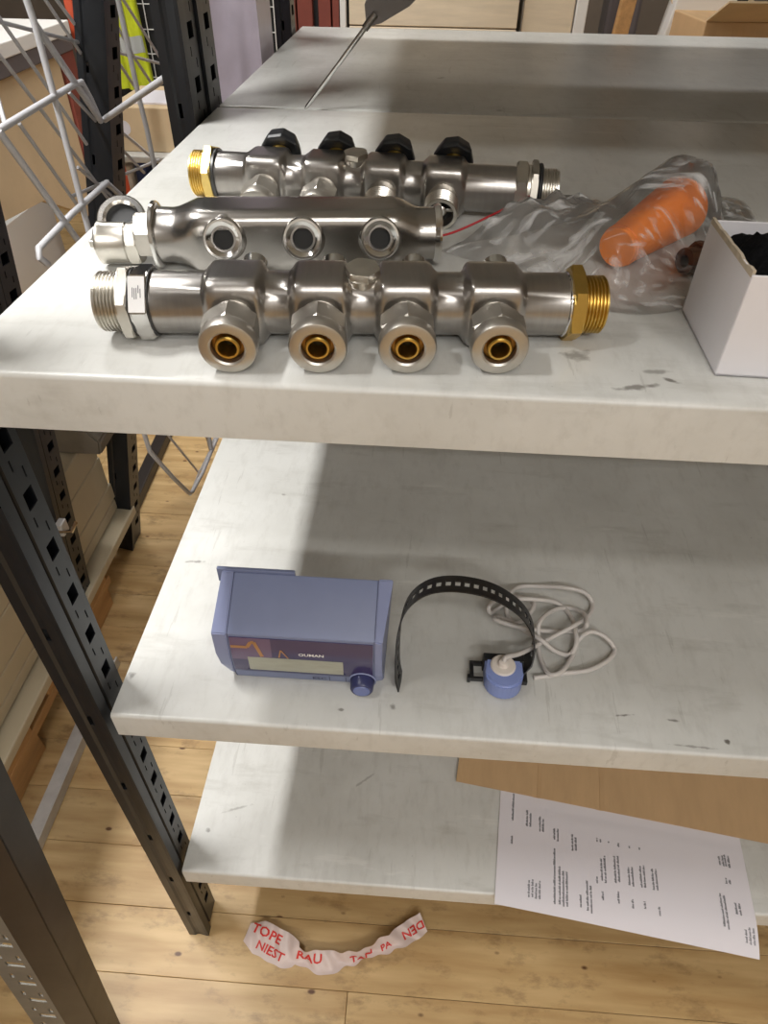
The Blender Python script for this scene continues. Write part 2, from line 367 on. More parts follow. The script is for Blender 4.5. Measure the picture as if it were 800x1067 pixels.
def perforated(bm, us, vs, hole, mapf, t):
    """sheet on a u-v grid with holes really cut through; mapf(u,v,d)->Vector, d = depth 0..t"""
    cache = {}
    def V(i, j, d):
        if (i, j, d) not in cache: cache[(i, j, d)] = bm.verts.new(mapf(us[i], vs[j], t*d))
        return cache[(i, j, d)]
    nu, nv = len(us)-1, len(vs)-1
    sol = lambda i, j: 0 <= i < nu and 0 <= j < nv and not hole(i, j)
    for i in range(nu):
        for j in range(nv):
            if not sol(i, j): continue
            bm.faces.new((V(i, j, 0), V(i+1, j, 0), V(i+1, j+1, 0), V(i, j+1, 0)))
            bm.faces.new((V(i, j, 1), V(i, j+1, 1), V(i+1, j+1, 1), V(i+1, j, 1)))
            for (di, dj, a, b) in ((-1, 0, (i, j), (i, j+1)), (1, 0, (i+1, j), (i+1, j+1)), (0, -1, (i, j), (i+1, j)), (0, 1, (i, j+1), (i+1, j+1))):
                if not sol(i+di, j+dj): bm.faces.new((V(*a, 0), V(*b, 0), V(*b, 1), V(*a, 1)))
    return bm
def text_mesh(s, size):
    cu = bpy.data.curves.new('t', 'FONT'); cu.body = s; cu.size = size; cu.align_x = 'CENTER'; cu.align_y = 'CENTER'; cu.resolution_u = 2; cu.offset = size*0.022
    o = bpy.data.objects.new('t', cu); C.objects.link(o); bpy.context.view_layer.update()
    me = bpy.data.meshes.new_from_object(o.evaluated_get(bpy.context.evaluated_depsgraph_get()))
    bpy.data.objects.remove(o); bpy.data.curves.remove(cu)
    return me

# ------------------------------------------------------------------ room
def build_room():
    X0, X1, Y0, Y1, H = -3.2, 3.6, -5.0, 4.6, 4.0
    b = BM(); box(b, X0, X1, Y0, Y1, -0.10, -0.022); fl = struct(obj('floor', b, 'wood_raw'))
    pitch = 0.0835; n = int((Y1-Y0)/pitch)
    random.seed(3)
    yb = 0.029-pitch*int((0.029-Y0)/pitch)
    widths = [(X0, -0.55, 1.45, X1), (X0, -1.2, 0.78, X1), (X0, 0.2, X1), (X0, -0.85, 1.9, X1)]
    cache = {}
    for k in range(n):
        y0 = yb+k*pitch; ws = widths[k % 4]
        for a, c in zip(ws[:-1], ws[1:]):
            key = (a, c)
            if key not in cache:
                b = BM(); box(b, a+0.0003, c-0.0003, 0.0003, pitch-0.0003, -0.022, 0.0, bev=0.0005, seg=1)
                me = bpy.data.meshes.new('plank'); b.to_mesh(me); b.free(); cache[key] = me
            link('plank', cache[key], 'floor', fl, (0, y0, random.uniform(-.0006, 0)))
    for nm, q in (('wall_back', (X0, X1, Y1, Y1+.1)), ('wall_front', (X0, X1, Y0-.1, Y0)), ('wall_left', (X0-.1, X0, Y0, Y1)), ('wall_right', (X1, X1+.1, Y0, Y1))):
        b = BM(); box(b, *q, -0.1, H); struct(obj(nm, b, 'wall_dark' if nm == 'wall_back' else 'wall'))
    b = BM(); box(b, X0, X1, Y0, Y1, H, H+.1); struct(obj('ceiling', b, 'ceiling'))
    labs = ['long ceiling lamp hung over the gap beside the shelving', 'ceiling lamp hung over the aisle in front of the shelving', 'added fill lamp over the open floor facing the left end of the shelving', 'added fill lamp over the open floor facing the right end of the shelving', 'added fill lamp behind the shelving by the stacked cartons', 'added fill lamp over the passage right behind the shelving']
    for (x, y, z, ln, wd, ax, W), lab in zip(LAMPS, labs):
        t = thing('ceiling_lamp', lab, 'lamp', (x, y, z), (0, 0, 0 if ax == 'X' else PI/2), 'ceiling lamps')
        b = BM(); box(b, -ln/2-.03, ln/2+.03, -wd/2-.02, wd/2+.02, .012, .06, .006); obj('housing', b, 'lamp_body', t)
        b = BM(); box(b, -ln/2, ln/2, -wd/2, wd/2, .004, .012); obj('diffuser', b, 'tube', t)
        for s in (-1, 1):
            b = BM(); tube(b, [(s*ln*.4, 0, .05), (s*ln*.4, 0, H-z)], .004, 6); obj('hanger_rod', b, 'galv', t)
        ld = bpy.data.lights.new('lamp_light', 'AREA'); ld.shape = 'RECTANGLE'; ld.size = ln; ld.size_y = wd; ld.energy = W; ld.color = (1.0, 0.99, 0.97)
        lo = bpy.data.objects.new('lamp_light', ld); C.objects.link(lo); lo.parent = t; lo.location = (0, 0, 0)
build_room()

# ------------------------------------------------------------------ shelving
def upright_mesh(z0, z1, depth, wid=0.028, flip=1):
    """hollow perforated upright, front face towards -Y, slotted side towards +X; local x -wid..0, y 0..depth, z"""
    b = BM(); t = 0.0016
    # front face with narrow slots and a folded rib
    us = [-wid, -wid+.009, -wid+.0115, -wid+.0155, -.004, 0]
    vs = [z0]; k = 0.081
    while k+.02 < z1:
        if k-.006 > z0: vs += [k-.006, k+.008]
        k += 0.1205
    vs.append(z1)
    ribs = {0: 0.0, 1: 0.0, 2: 0.0018, 3: 0.0018, 4: 0.0, 5: 0.0}
    def mf(u, v, d):
        i = min(range(len(us)), key=lambda q: abs(us[q]-u)); return Vector((u, ribs[i]+d, v))
    perforated(b, us, vs, lambda i, j: i == 2 and j % 2 == 1, mf, t)
    # side: plain strip, step, slotted flange
    ys = 0.017
    prism(b, [(-.0012, 0), (0, .0012), (0, .0115), (-.0012, .0128), (-.012, .0128), (-.012, .0175), (-.0045, .0180), (-.0030, .0190), (-.0030-t, .0190+t), (-.0135, .0190), (-.0135, .0115), (-t, .0112), (-t, t)], z0, z1, lambda u, v, d: Vector((u, v, d)))
    w0, w1 = ys+.002, depth
    yw = w1-w0
    us = [w0, w0+yw*.20, w0+yw*.28, w0+yw*.34, w0+yw*.44, w0+yw*.56, w0+yw*.66, w0+yw*.72, w0+yw*.80, w1]
    vs = [z0]; k = 0.007
    kinds = [None]
    while k+.05 < z1:
        if k-.008 > z0:
            for a, c, kd in ((k-.0075, k+.0075, 'B'), (k+.0145, k+.0235, 'R'), (k+.0265, k+.0355, 'L')):
                vs.append(a); kinds.append(kd); vs.append(c); kinds.append(None)
        k += 0.0493
    vs.append(z1)
    def hl(i, j):
        kd = kinds[j]
        return (kd == 'B' and 2 <= i <= 6) or (kd == 'R' and i == 6) or (kd == 'L' and i == 2)
    perforated(b, us, vs, hl, lambda u, v, d: Vector((-.003-d, u, v)), t)
    # far side wall and back lip close the section
    box(b, -wid, -wid+t, t, depth, z0, z1)
    box(b, -wid+t, -.004-t, depth-t, depth, z0, z1)
    me = bpy.data.meshes.new('upright'); bmesh.ops.recalc_face_normals(b, faces=b.faces); b.to_mesh(me); b.free(); return me
def shelf_bm(x0, x1, y0, y1, z, t):
    """folded steel tray: rounded front and back lips, closed ends"""
    b = BM(); r = 0.0035; prof = []
    for k in range(6):
        a = PI/2*k/5; prof.append((y0+r-r*math.sin(a), z-r+r*math.cos(a)))
    prof = prof[::-1]                                     # from front face up to the top
    out = [(y0, z-t)]+prof
    back = [(y1-(q[0]-y0), q[1]) for q in prof[::-1]]+[(y1, z-t)]
    inn = [(y1-.014, z-t), (y1-.014, z-t+.0015), (y1-.0015, z-t+.0015), (y1-.0015, z-.002), (y0+.0015, z-.002), (y0+.0015, z-t+.0015), (y0+.014, z-t+.0015), (y0+.014, z-t)]
    prism(b, out+back+inn, x0+.0015, x1-.0015, lambda u, v, d: Vector((d, u, v)))
    for xa, xb in ((x0, x0+.0015), (x1-.0015, x1)):
        prism(b, out+back, xa, xb, lambda u, v, d: Vector((d, u, v)))
    return b
XR = 1.22     # shelf length
front_up = upright_mesh(0.0, 2.0, 0.046)
rear_up = upright_mesh(0.0, 2.0, 0.062)
def rack(label, y0, y1, posts, shelves, mats):
    t = thing('shelving_unit', label, 'shelving', (0, 0, 0))
    for (z, th, x0, mm) in [(a[0], a[1], a[2], m) for a, m in zip(shelves, mats)]:
        obj('shelf', shelf_bm(x0, XR, y0, y1, z, th), mm, t, smooth=35)
    for (py, me) in posts:
        link('upright', me, 'post', t, (-0.0035, py, 0))
        p = link('upright', me, 'post', t, (XR+.0035, py, 0)); p.scale = (-1, 1, 1)
    return t
ra = rack('light grey steel shelving unit holding the pipe manifolds and the blue controller', 0.0, 0.597,
     [(-.002, front_up), (.512, rear_up)], [(Z1, .036, 0.0), (Z2, .0315, 0.002), (Z3, .0315, 0.0), (1.253, .034, 0.0)], ['shelf_top', 'shelf_mid', 'shelf_low', 'shelf_plain'])
rb = rack('light grey steel shelving unit standing back to back behind the one with the manifolds', 0.603, 1.242,
     [(.578, rear_up), (1.140, rear_up)], [(Z1, .036, 0.0), (Z2, .0315, 0.002), (Z3, .0315, 0.0), (1.253, .034, 0.0)], ['shelf_top', 'shelf_plain', 'shelf_plain', 'shelf_plain'])

# ------------------------------------------------------------------ pipe manifolds
def loft_body(bm, stations, n=40, zc=0.0):
    """stations: (x, radius_y, radius_z, squareness 0..1)"""
    rings = []
    for (x, ry, rz, sq) in stations:
        p = 2+5.0*sq; rr = []
        for k in range(n):
            th = 2*PI*k/n; c, s = math.cos(th), math.sin(th)
            den = (abs(c)**p+abs(s)**p)**(1/p)
            rr.append(bm.verts.new((x, ry*c/den, zc+rz*s/den)))
        rings.append(rr)
    for A, B in zip(rings[:-1], rings[1:]):
        for k in range(n): bm.faces.new((A[k], A[(k+1) % n], B[(k+1) % n], B[k]))
    bm.faces.new(rings[0][::-1]); bm.faces.new(rings[-1]); return bm
def sm(t): t = max(0, min(1, t)); return t*t*(3-2*t)
def tee_body(x0, x1, ports, r0=0.0170, r1=0.0190, hw=0.0160, tr=0.0055):
    xs = [x0, x1]
    for p in ports:
        for s in (-1, 1):
            xs += [p+s*(hw-0.004+tr*k/5) for k in range(6)]
        xs += [p, p-hw*.5, p+hw*.5]
    xs = sorted(set(round(x, 5) for x in xs)); st = []
    for x in xs:
        b = max(1-sm((abs(x-p)-(hw-.004))/tr) for p in ports)
        st.append((x, r0+(r1-r0)*b, r0+(r1-r0)*b, b))
    bm = BM(); loft_body(bm, st); return bm
def direction(tilt):                     # tilt above the horizontal, facing -Y
    return Vector((0, -math.cos(tilt), math.sin(tilt)))
def comp_fitting(t, x, tilt, big=1.0):
    d = direction(tilt); o = (x, 0, 0)
    b = BM(); lathe(b, [(.014, .0118), (.0205, .0118), (.0210, .0108), (.0240, .0108)], o, d, 24); obj('port_neck', b, 'nickel', t, smooth=30)
    b = BM(); hexnut(b, .0235, .0385, .0160*big, .0092, o, d, PI/6); hx = obj('union_nut', b, 'nickel_matt', t)
    b = BM(); lathe(b, [(.0368, .0092), (.0368, .0146*big), (.0385, .0153*big), (.0440, .0153*big), (.0455, .0146*big), (.0460, .0135*big), (.0460, .0098), (.0452, .0088), (.042, .0088), (.042, .0092)], o, d, 36, closed=True)
    obj('collar', b, 'nickel_matt', hx, smooth=30)
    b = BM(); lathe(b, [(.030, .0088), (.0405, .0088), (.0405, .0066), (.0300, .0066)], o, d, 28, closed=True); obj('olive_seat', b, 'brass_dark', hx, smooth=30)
    b = BM(); lathe(b, [(.030, .0066), (.0448, .0066), (.0455, .0060), (.0455, .0050), (.0445, .0046), (.030, .0046)], o, d, 28, closed=True); obj('insert_sleeve', b, 'brass', hx, smooth=30)
    b = BM(); lathe(b, [(.0345, 0), (.0345, .0047)], o, d, 20); obj('bore', b, 'hole', hx)
def open_port(t, x, tilt):
    d = direction(tilt); o = (x, 0, 0)
    b = BM(); lathe(b, [(.016, .0118), (.0245, .0118)], o, d, 28); obj('port_neck', b, 'nickel', t, smooth=30)
    b = BM(); thread(b, .0240, .0380, .0132, .0100, o, d, 32, .0024); p = obj('threaded_port', b, 'nickel', t, smooth=40)
    b = BM(); lathe(b, [(.0285, 0), (.0285, .0101)], o, d, 24); obj('bore', b, 'hole', p)
    b = BM(); lathe(b, [(.0285, 0), (.0345, 0), (.0345, .003), (.0335, .0042), (.0285, .0045)][1:], o, d, 20); obj('valve_pin', b, 'chrome', p, smooth=30)
    b = BM(); tube(b, [Vector(o)+d*.031+Vector((-.0095, 0, 0)), Vector(o)+d*.031+Vector((.0095, 0, 0))], .0014, 6); obj('valve_bridge', b, 'chrome', p)
def end_fitting(t, x, s, mats, hexes, thr, washer=None):
    """s=-1 left, 1 right; hexes list of (t0,t1,r,mat); thr (t0,t1,r,mat)"""
    ax = (s, 0, 0); o = (x, 0, 0)
    if washer: b = BM(); ring(b, *washer[:4], o, ax); obj('sealing_ring', b, washer[4], t, smooth=30)
    for (a, c, r, m, ph) in hexes:
        b = BM(); hexnut(b, a, c, r, .012, o, ax, ph); obj('hex_collar', b, m, t)
    a, c, r, m = thr
    b = BM(); thread(b, a, c, r, r*.80, o, ax, 40); th = obj('threaded_end', b, m, t, smooth=40)
    b = BM(); lathe(b, [(c-.004, 0), (c-.004, r*.81)], o, ax, 32); obj('bore', b, 'hole', th)
def plug(t, x, tilt, d0=.0160):
    d = Vector((0, -math.sin(tilt), math.cos(tilt))); o = (x, 0, 0)
    b = BM(); lathe(b, [(d0-.004, .0095), (d0+.0022, .0095), (d0+.0026, .0088)], o, d, 24); p = obj('plug_base', b, 'nickel', t, smooth=30)
    b = BM(); hexnut(b, d0+.0020, d0+.0064, .0099, 0, o, d, .3); obj('hex_plug', b, 'nickel', t)
    b = BM(); lathe(b, [(d0+.0063, .0082), (d0+.0067, 0)], o, d, 24); obj('plug_face', b, 'nickel', p)

# front manifold (local x = world x measured from the left end)
m1 = thing('pipe_manifold', 'stainless four port manifold with four compression nuts, nickel left end and brass right end', 'manifold', (.068, .0465, Z1+.0194), (0, 0, math.atan2(.0225, .288)), 'pipe manifolds on the top shelf')
P1 = [.0815, .1280, .1745, .2225]
obj('body', tee_body(.034, .2650, P1), 'steel', m1, smooth=50)
for p in P1:
    comp_fitting(m1, p, R(-5))
    b = BM(); d = Vector((0, 1, .27)); lathe(b, [(.015, .0085), (.026, .0085), (.027, .0075), (.034, .0075), (.035, .0065), (.035, 0)], (p+.006, 0, 0), d, 20); obj('valve_stem', b, 'chrome', m1, smooth=30)
plug(m1, .1510, R(9))
end_fitting(m1, .0385, -1, None, [(.0135, .0195, .0212, 'nickel', .35)], (.0190, .0335, .0162, 'nickel'), (.0020, .0035, .0185, .012, 'dark_ring'))
b = BM(); hexnut(b, .0032, .0125, .0206, .012, (.0385, 0, 0), (-1, 0, 0), .12); lk = obj('hex_collar', b, 'chrome', m1)
b = BM(); ring(b, .012, .014, .0186, .012, (.0385, 0, 0), (-1, 0, 0)); obj('sealing_ring', b, 'dark_ring', m1, smooth=30)
# paper sticker on the upper front flat
ax_, u_, v_ = frame((-1, 0, 0)); fl_ = .0206*math.cos(PI/6)+.0003
bestth = max([.12+PI/6+k*PI/3 for k in range(6)], key=lambda th: (u_*math.cos(th)+v_*math.sin(th)).dot(Vector((0, -.6, .8))))
nrm = u_*math.cos(bestth)+v_*math.sin(bestth); tan_ = nrm.cross(ax_)
b = BM(); q = [Vector((.0385-.0124, 0, 0)), Vector((.0385-.0036, 0, 0))]
vs_ = [q[0]+nrm*fl_-tan_*.0095, q[1]+nrm*fl_-tan_*.0095, q[1]+nrm*fl_+tan_*.0095, q[0]+nrm*fl_+tan_*.0095]
lo_ = [b.verts.new(v) for v in vs_]; hi_ = [b.verts.new(v+nrm*.0003) for v in vs_]
b.faces.new(hi_); b.faces.new(lo_[::-1])
for k in range(4): b.faces.new((lo_[k], lo_[(k+1) % 4], hi_[(k+1) % 4], hi_[k]))
stk = obj('sticker', b, 'sticker', lk); stk['label'] = 'small white paper sticker with faint print'
b = BM(); random.seed(5)
for k in range(5):
    c = vs_[0]*(1)+(vs_[1]-vs_[0])*(.25+.12*k)+(vs_[3]-vs_[0])*(.25+.1*random.random()); e1 = (vs_[3]-vs_[0])*(.12+.2*random.random()); e2 = (vs_[1]-vs_[0])*.05
    b.faces.new([b.verts.new(c+nrm*.0004+z_) for z_ in (Vector(), e2, e2+e1, e1)])
obj('sticker_print', b, 'ink', lk)
end_fitting(m1, .2650, 1, None, [(0.0, .0072, .0216, 'brass', .35)], (.0065, .0205, .0158, 'brass'))
b = BM(); ring(b, -.0016, .0005, .0178, .012, (.2650, 0, 0), (1, 0, 0)); obj('weld_bead', b, 'chrome', m1, smooth=30)

# rear manifold with black caps
m3 = thing('pipe_manifold', 'stainless manifold with four black valve caps and a yellow brass end at its left', 'manifold', (.062, .2770, Z1+.0205), (0, 0, math.atan2(-.0175, .287)), 'pipe manifolds on the top shelf')
P3 = [.0630, .1090, .1555, .2020]
obj('body', tee_body(.022, .2560, P3), 'steel', m3, smooth=50)
for i, p in enumerate(P3):
    if i < 2: comp_fitting(m3, p, R(-12), .95)
    else: open_port(m3, p, R(-14))
    d = Vector((0, 1, .58)).normalized(); o = (p+.005, 0, 0)
    b = BM(); lathe(b, [(.016, .0085), (.0245, .0085), (.0245, .0072), (.0300, .0072)], o, d, 24); obj('valve_neck', b, 'brass', m3, smooth=30)
    b = BM()
    lathe(b, [(.0250, .008), (.0250, .0160), (.0285, .0164), (.0370, .0134), (.0388, .0112), (.0388, 0)], o, d, 8, phase=.2)
    bmesh.ops.bevel(b, geom=list(b.edges), offset=.0006, segments=1, affect='EDGES'); obj('valve_cap', b, 'black_plastic', m3)
plug(m3, .1330, R(6))
b = BM(); ring(b, -.001, .0035, .0190, .012, (.022, 0, 0), (-1, 0, 0)); obj('sealing_ring', b, 'dark_ring', m3, smooth=30)
end_fitting(m3, .022, -1, None, [(.0018, .0085, .0226, 'brass_pale', .3)], (.0080, .0205, .0170, 'brass_pale'))
end_fitting(m3, .2560, 1, None, [(.0, .0085, .0210, 'nickel', .5), (.0115, .0165, .0218, 'nickel', .2)], (.0190, .0325, .0165, 'nickel'), (.0085, .0116, .0185, .012, 'nickel'))
b = BM(); lathe(b, [(.0164+.0018+.0018*math.sin(2*PI*k/10), .0180+.0018*math.cos(2*PI*k/10)) for k in range(10)], (.2560, 0, 0), (1, 0, 0), 36, closed=True); obj('o_ring', b, 'rubber', m3, smooth=60)

# middle manifold: wide pressed body with three sockets and a drain cock
m2 = thing('pipe_manifold', 'stainless manifold with wide pressed body, three open sockets and a small drain cock', 'manifold', (.035, .1400, Z1+.0206), (0, 0, math.atan2(.024, .218)), 'pipe manifolds on the top shelf')
b = BM()
st = [(.040, .0180, 0.0171, 0), (.043, .0180, 0.0171, 0), (.052, .0176, 0.0167, 0), (.056, .0180, 0.0171, .05), (.062, .0196, 0.0188, .2), (.067, .0208, 0.0202, .4), (.073, .0210, 0.0203, .6), (.080, .0208, 0.0199, .75), (.110, .0206, 0.0198, .8), (.170, .0206, 0.0198, .8), (.188, .0208, 0.0199, .75), (.195, .0210, 0.0203, .6), (.200, .0204, 0.0201, .4), (.205, .0190, 0.0188, .2), (.2095, .0178, 0.0171, .05), (.213, .0174, 0.0165, 0), (.224, .0174, 0.0165, 0)]
loft_body(b, st, 48); bd2 = obj('body', b, 'steel_smooth', m2, smooth=60)
b = BM(); lathe(b, [(.0385, .012), (.0385, .0200), (.0392, .0208), (.0410, .0208), (.0420, .0198), (.0425, .0178), (.0425, .012)], (0, 0, 0), (1, 0, 0), 40, closed=True); obj('flange', b, 'chrome', m2, smooth=35)
b = BM(); lathe(b, [(.2225, .0145), (.2225, .0176), (.2255, .0188), (.2270, .0183), (.2270, .0145)], (0, 0, 0), (1, 0, 0), 40, closed=True); fe = obj('flange', b, 'chrome', m2, smooth=35)
b = BM(); lathe(b, [(.2250, 0), (.2250, .0150)], (0, 0, 0), (1, 0, 0), 30); obj('bore', b, 'hole', fe)
for x in (.0870, .1370, .1860):
    d = direction(R(14)); o = (x, 0, 0)
    b = BM(); lathe(b, [(.0160, .0145), (.0212, .0140), (.0228, .0125)], o, d, 36); sk = obj('socket_base', b, 'steel_smooth', m2, smooth=40)
    b = BM(); lathe(b, [(.0200, .0078), (.0200, .0128), (.0268, .0128), (.0280, .0120), (.0280, .0107), (.0268, .0094), (.0258, .0078)], o, d, 36, closed=True); obj('socket_ring', b, 'chrome', m2, smooth=35)
    b = BM(); thread(b, .0205, .0260, .0084, .0066, o, d, 28, .0016); obj('socket_lining', b, 'steel', sk, smooth=40)
    b = BM(); lathe(b, [(.0225, 0), (.0225, .0080)], o, d, 24); obj('bore', b, 'hole', sk)
b = BM(); hexnut(b, .0, .0115, .0150, .006, (.039, 0, 0), (-1, 0, 0), .35); obj('hex_collar', b, 'nickel_matt', m2)
vz = -.005
b = BM(); hexnut(b, .011, .0185, .0142, .006, (.039, 0, vz), (-1, 0, 0), .2); obj('hex_collar', b, 'nickel', m2)
b = BM(); lathe(b, [(.018, 0), (.018, .0115), (.0195, .0128), (.033, .0128), (.0345, .0135), (.0372, .0135), (.038, .0125), (.038, 0)], (.039, 0, vz), (-1, 0, 0), 36); dc = obj('drain_cock', b, 'nickel', m2, smooth=35)
b = BM(); ring(b, .037, .0395, .0105, .004, (.039, 0, vz), (-1, 0, 0), 24); obj('cock_lip', b, 'chrome', dc, smooth=35)
b = BM(); box(b, -.005, .0005, -.0035, .0035, vz-.0025, vz+.0025, .0006, 1); obj('cock_lug', b, 'nickel', dc)
cap_c = Vector((.0165, .010, vz+.0100))
b = BM(); lathe(b, [(-.004, .0105), (-.004, .0160), (.0045, .0160), (.0055, .0150), (.0055, .0120), (.0035, .0105)], cap_c, (.0, -.72, .69), 36, closed=True); cp = obj('cock_cap', b, 'chrome', m2, smooth=35)
b = BM(); lathe(b, [(.0005, 0), (.0005, .0108)], cap_c, (0, -.72, .69), 30); obj('cap_washer', b, 'rubber', cp)

# ------------------------------------------------------------------ grey handled rod leaning on the top shelf
tl = thing('metal_rod_tool', 'thin steel rod with a grey flat blade, its tip on the shelf seam', 'tool', (.103, .594, Z1))
tip, top = Vector((0, 0, .0009)), Vector((.078, 0.0, .0885))
b = BM(); dr = (top-tip).normalized(); ln = (top-tip).length
lathe(b, [(0, .0008), (.004, .0022), (ln, .0026), (ln, 0)], tip, dr, 12); obj('rod', b, 'chrome', tl, smooth=40)
b = BM(); lathe(b, [(ln-.012, .0028), (ln-.012, .0040), (ln+.006, .0042), (ln+.006, 0)], tip, dr, 12); obj('ferrule', b, 'steel', tl, smooth=40)
b = BM(); sd = Vector((0.75, 0, -.66)); pl = [(ln-.006, -.003), (ln+.004, -.014), (ln+.030, -.022), (ln+.10, -.030), (ln+.20, -.030), (ln+.21, .0), (ln+.20, .030), (ln+.10, .030), (ln+.035, .022), (ln+.004, .010), (ln-.006, .003)]
sd = (sd-dr*sd.dot(dr)).normalized(); nn = dr.cross(sd)
prism(b, pl, -.002, .002, lambda u, v, d: tip+dr*u+sd*v+nn*d); obj('blade', b, 'grey_tool', tl)

# ------------------------------------------------------------------ plastic bag and orange cone
cone = thing('orange_cone', 'orange tapered plastic sleeve inside the clear plastic bag', 'sleeve', (.379, .163, Z1))
p0, p1 = Vector((0, 0, .0160)), Vector((.0560, .0660, .0228))
b = BM(); d = (p1-p0); L0 = d.length
lathe(b, [(0, 0), (0, .0125), (.0004, .0130), (L0-.0015, .0212), (L0, .0206), (L0, .0185), (L0-.012, .0175), (L0-.012, 0)], p0, d, 48); cs = obj('sleeve', b, 'orange', cone, smooth=30)
b = BM(); ring(b, .004, .0055, .0140, .0125, p0, d, 40, .0003); obj('moulded_rib', b, 'orange', cone, smooth=30)
ft = thing('pipe_fitting', 'small brown metal fitting inside the bag beside the orange sleeve', 'fitting', (.424, .158, Z1))
b = BM(); lathe(b, [(0, .004), (0, .0085), (.010, .0085), (.010, .0105), (.018, .0105), (.018, .008), (.026, .008), (.026, .004)], (0, 0, .0108), (1, .5, 0), 18, closed=True); obj('barrel', b, 'brown_bits', ft, smooth=35)
b = BM(); hexnut(b, .009, .016, .0115, .009, (0, 0, .0108), (1, .5, 0), .0); obj('hex_collar', b, 'brown_bits', ft)

from mathutils import noise as NZ
bag = thing('plastic_bag', 'crumpled clear polythene bag with a red zip line lying behind the front manifold', 'bag', (0, 0, Z1))
out_pts = [(.262, .186), (.290, .166), (.335, .140), (.360, .104), (.392, .098), (.430, .118), (.468, .160), (.500, .225), (.516, .318), (.480, .325), (.435, .308), (.398, .282), (.364, .256), (.326, .226), (.290, .206)]
cp_ = catmull([(x, y, 0) for x, y in out_pts]+[(out_pts[0][0], out_pts[0][1], 0)], 7)[:-1]
cen = Vector((.400, .195, 0)); NR = 30
def bag_h(x, y, f):
    h = .005+.030*max(0, 1-((x-.345)/.085)**2-((y-.185)/.075)**2)
    a = Vector((.379, .163)); dd = Vector((.0560, .0660)); t = max(-.05, min(.95, (Vector((x, y))-a).dot(dd)/dd.length_squared)); di = (Vector((x, y))-(a+dd*t)).length
    top = .0365+.0150*min(1, max(0, t))
    h2 = top*(1-sm((di-.012)/.034))+.004
    h = max(h, h2) if abs(h-h2) > .012 else (h+h2)/2+.25*abs(h-h2)+.003
    free = 1-(1-sm((di-.018)/.03))*.85                        # taut over the sleeve, crinkled elsewhere
    wr = NZ.ridged_multi_fractal(Vector((x*16+3+y*6, y*16-x*5, .3)), 1.0, 2.0, 3, 1.0, 2.0)
    w2 = NZ.noise(Vector((x*45, y*45, 2.0)))
    edge = min(1, (1-f)*4)
    return (h+(.0060*(wr-.9)+.0030*w2+.0085*(abs(NZ.noise(Vector((x*70+y*25, y*60-x*30, 7.0))))-.2))*free)*edge
b = BM(); top_r = []; NS = len(cp_)
ctr = b.verts.new((cen.x, cen.y, bag_h(cen.x, cen.y, 0)))
for r_ in range(1, NR+1):
    f = r_/NR; rr = []
    for q in cp_:
        x, y = cen.x+(q.x-cen.x)*f, cen.y+(q.y-cen.y)*f
        rr.append(b.verts.new((x, y, max(.0012, bag_h(x, y, f)))))
    top_r.append(rr)
for k in range(NS): b.faces.new((ctr, top_r[0][k], top_r[0][(k+1) % NS]))
for A, B in zip(top_r[:-1], top_r[1:]):
    for k in range(NS): b.faces.new((A[k], B[k], B[(k+1) % NS], A[(k+1) % NS]))
obj('film', b, 'bag', bag, smooth=14)
b = BM(); tube(b, catmull([(.246, .176, .012), (.270, .196, .010), (.300, .214, .018), (.330, .246, .022), (.345, .262, .016)], 8), .0008, 6); zl = obj('zip_line', b, 'red', bag); zl['label'] = 'thin red zip line'

# ------------------------------------------------------------------ white carton with black padding
wb = thing('open_carton', 'small open white carton stuffed with black padding at the shelf edge', 'carton', (.4105, .0290, Z1), (0, 0, R(-1.5)))
BW, BD, BH, bt = .150, .077, .0555, .0014
def wall(name, q, m='box_white'): b = BM(); box(b, *q, .0004, 1); return obj(name, b, m, wb)
wall('bottom_panel', (0, BW, 0, BD, 0.0003, .002)); wall('front_panel', (0, BW, 0, bt, 0.0003, BH)); wall('back_panel', (0, BW, BD-bt, BD, .0003, BH))
wall('side_panel', (0, bt, bt, BD-bt, .0003, BH+.001)); wall('side_panel', (BW-bt, BW, bt, BD-bt, .0003, BH))
b = BM(); random.seed(2)
pts = []
for k in range(15): pts.append((bt+(BD-2*bt)*k/14, BH+.0008+random.uniform(0, .0012)))
prism(b, pts+[(BD-bt, BH-.0015), (bt, BH-.0015)], -.0001, .0016, lambda u, v, d: Vector((d, u, v))); obj('torn_edge', b, 'box_raw', wb)
b = BM(); prism(b, [(bt, BH), (BD-.012, BH), (BD-.016, BH-.001), (bt, BH-.0005)], 0, .02, lambda u, v, d: Vector((.002+d*.4, BD-bt-d, v-d*.1))) if False else None
b.free()
pad = BM(); bmesh.ops.create_grid(pad, x_segments=46, y_segments=26, size=.5)
for v in pad.verts:
    x, y = .004+(v.co.x+.5)*(BW-.008), .004+(v.co.y+.5)*(BD-.008)
    ed = min(x-.004, BW-.004-x, y-.004, BD-.004-y)
    z = BH-.012+.016*min(1, ed/.012)*(.75+.5*NZ.noise(Vector((x*40, y*40, 1))))+.006*NZ.noise(Vector((x*150, y*150, 5)))
    v.co = Vector((x, y, z))
ex = bmesh.ops.extrude_face_region(pad, geom=list(pad.faces))
for v in [g for g in ex['geom'] if isinstance(g, bmesh.types.BMVert)]: v.co.z = .004
pd = tag(obj('padding', pad, 'foam', None, (.4105, .0290, Z1), (0, 0, R(-1.5)), smooth=60), 'crumpled black padding filling the white carton', 'padding')

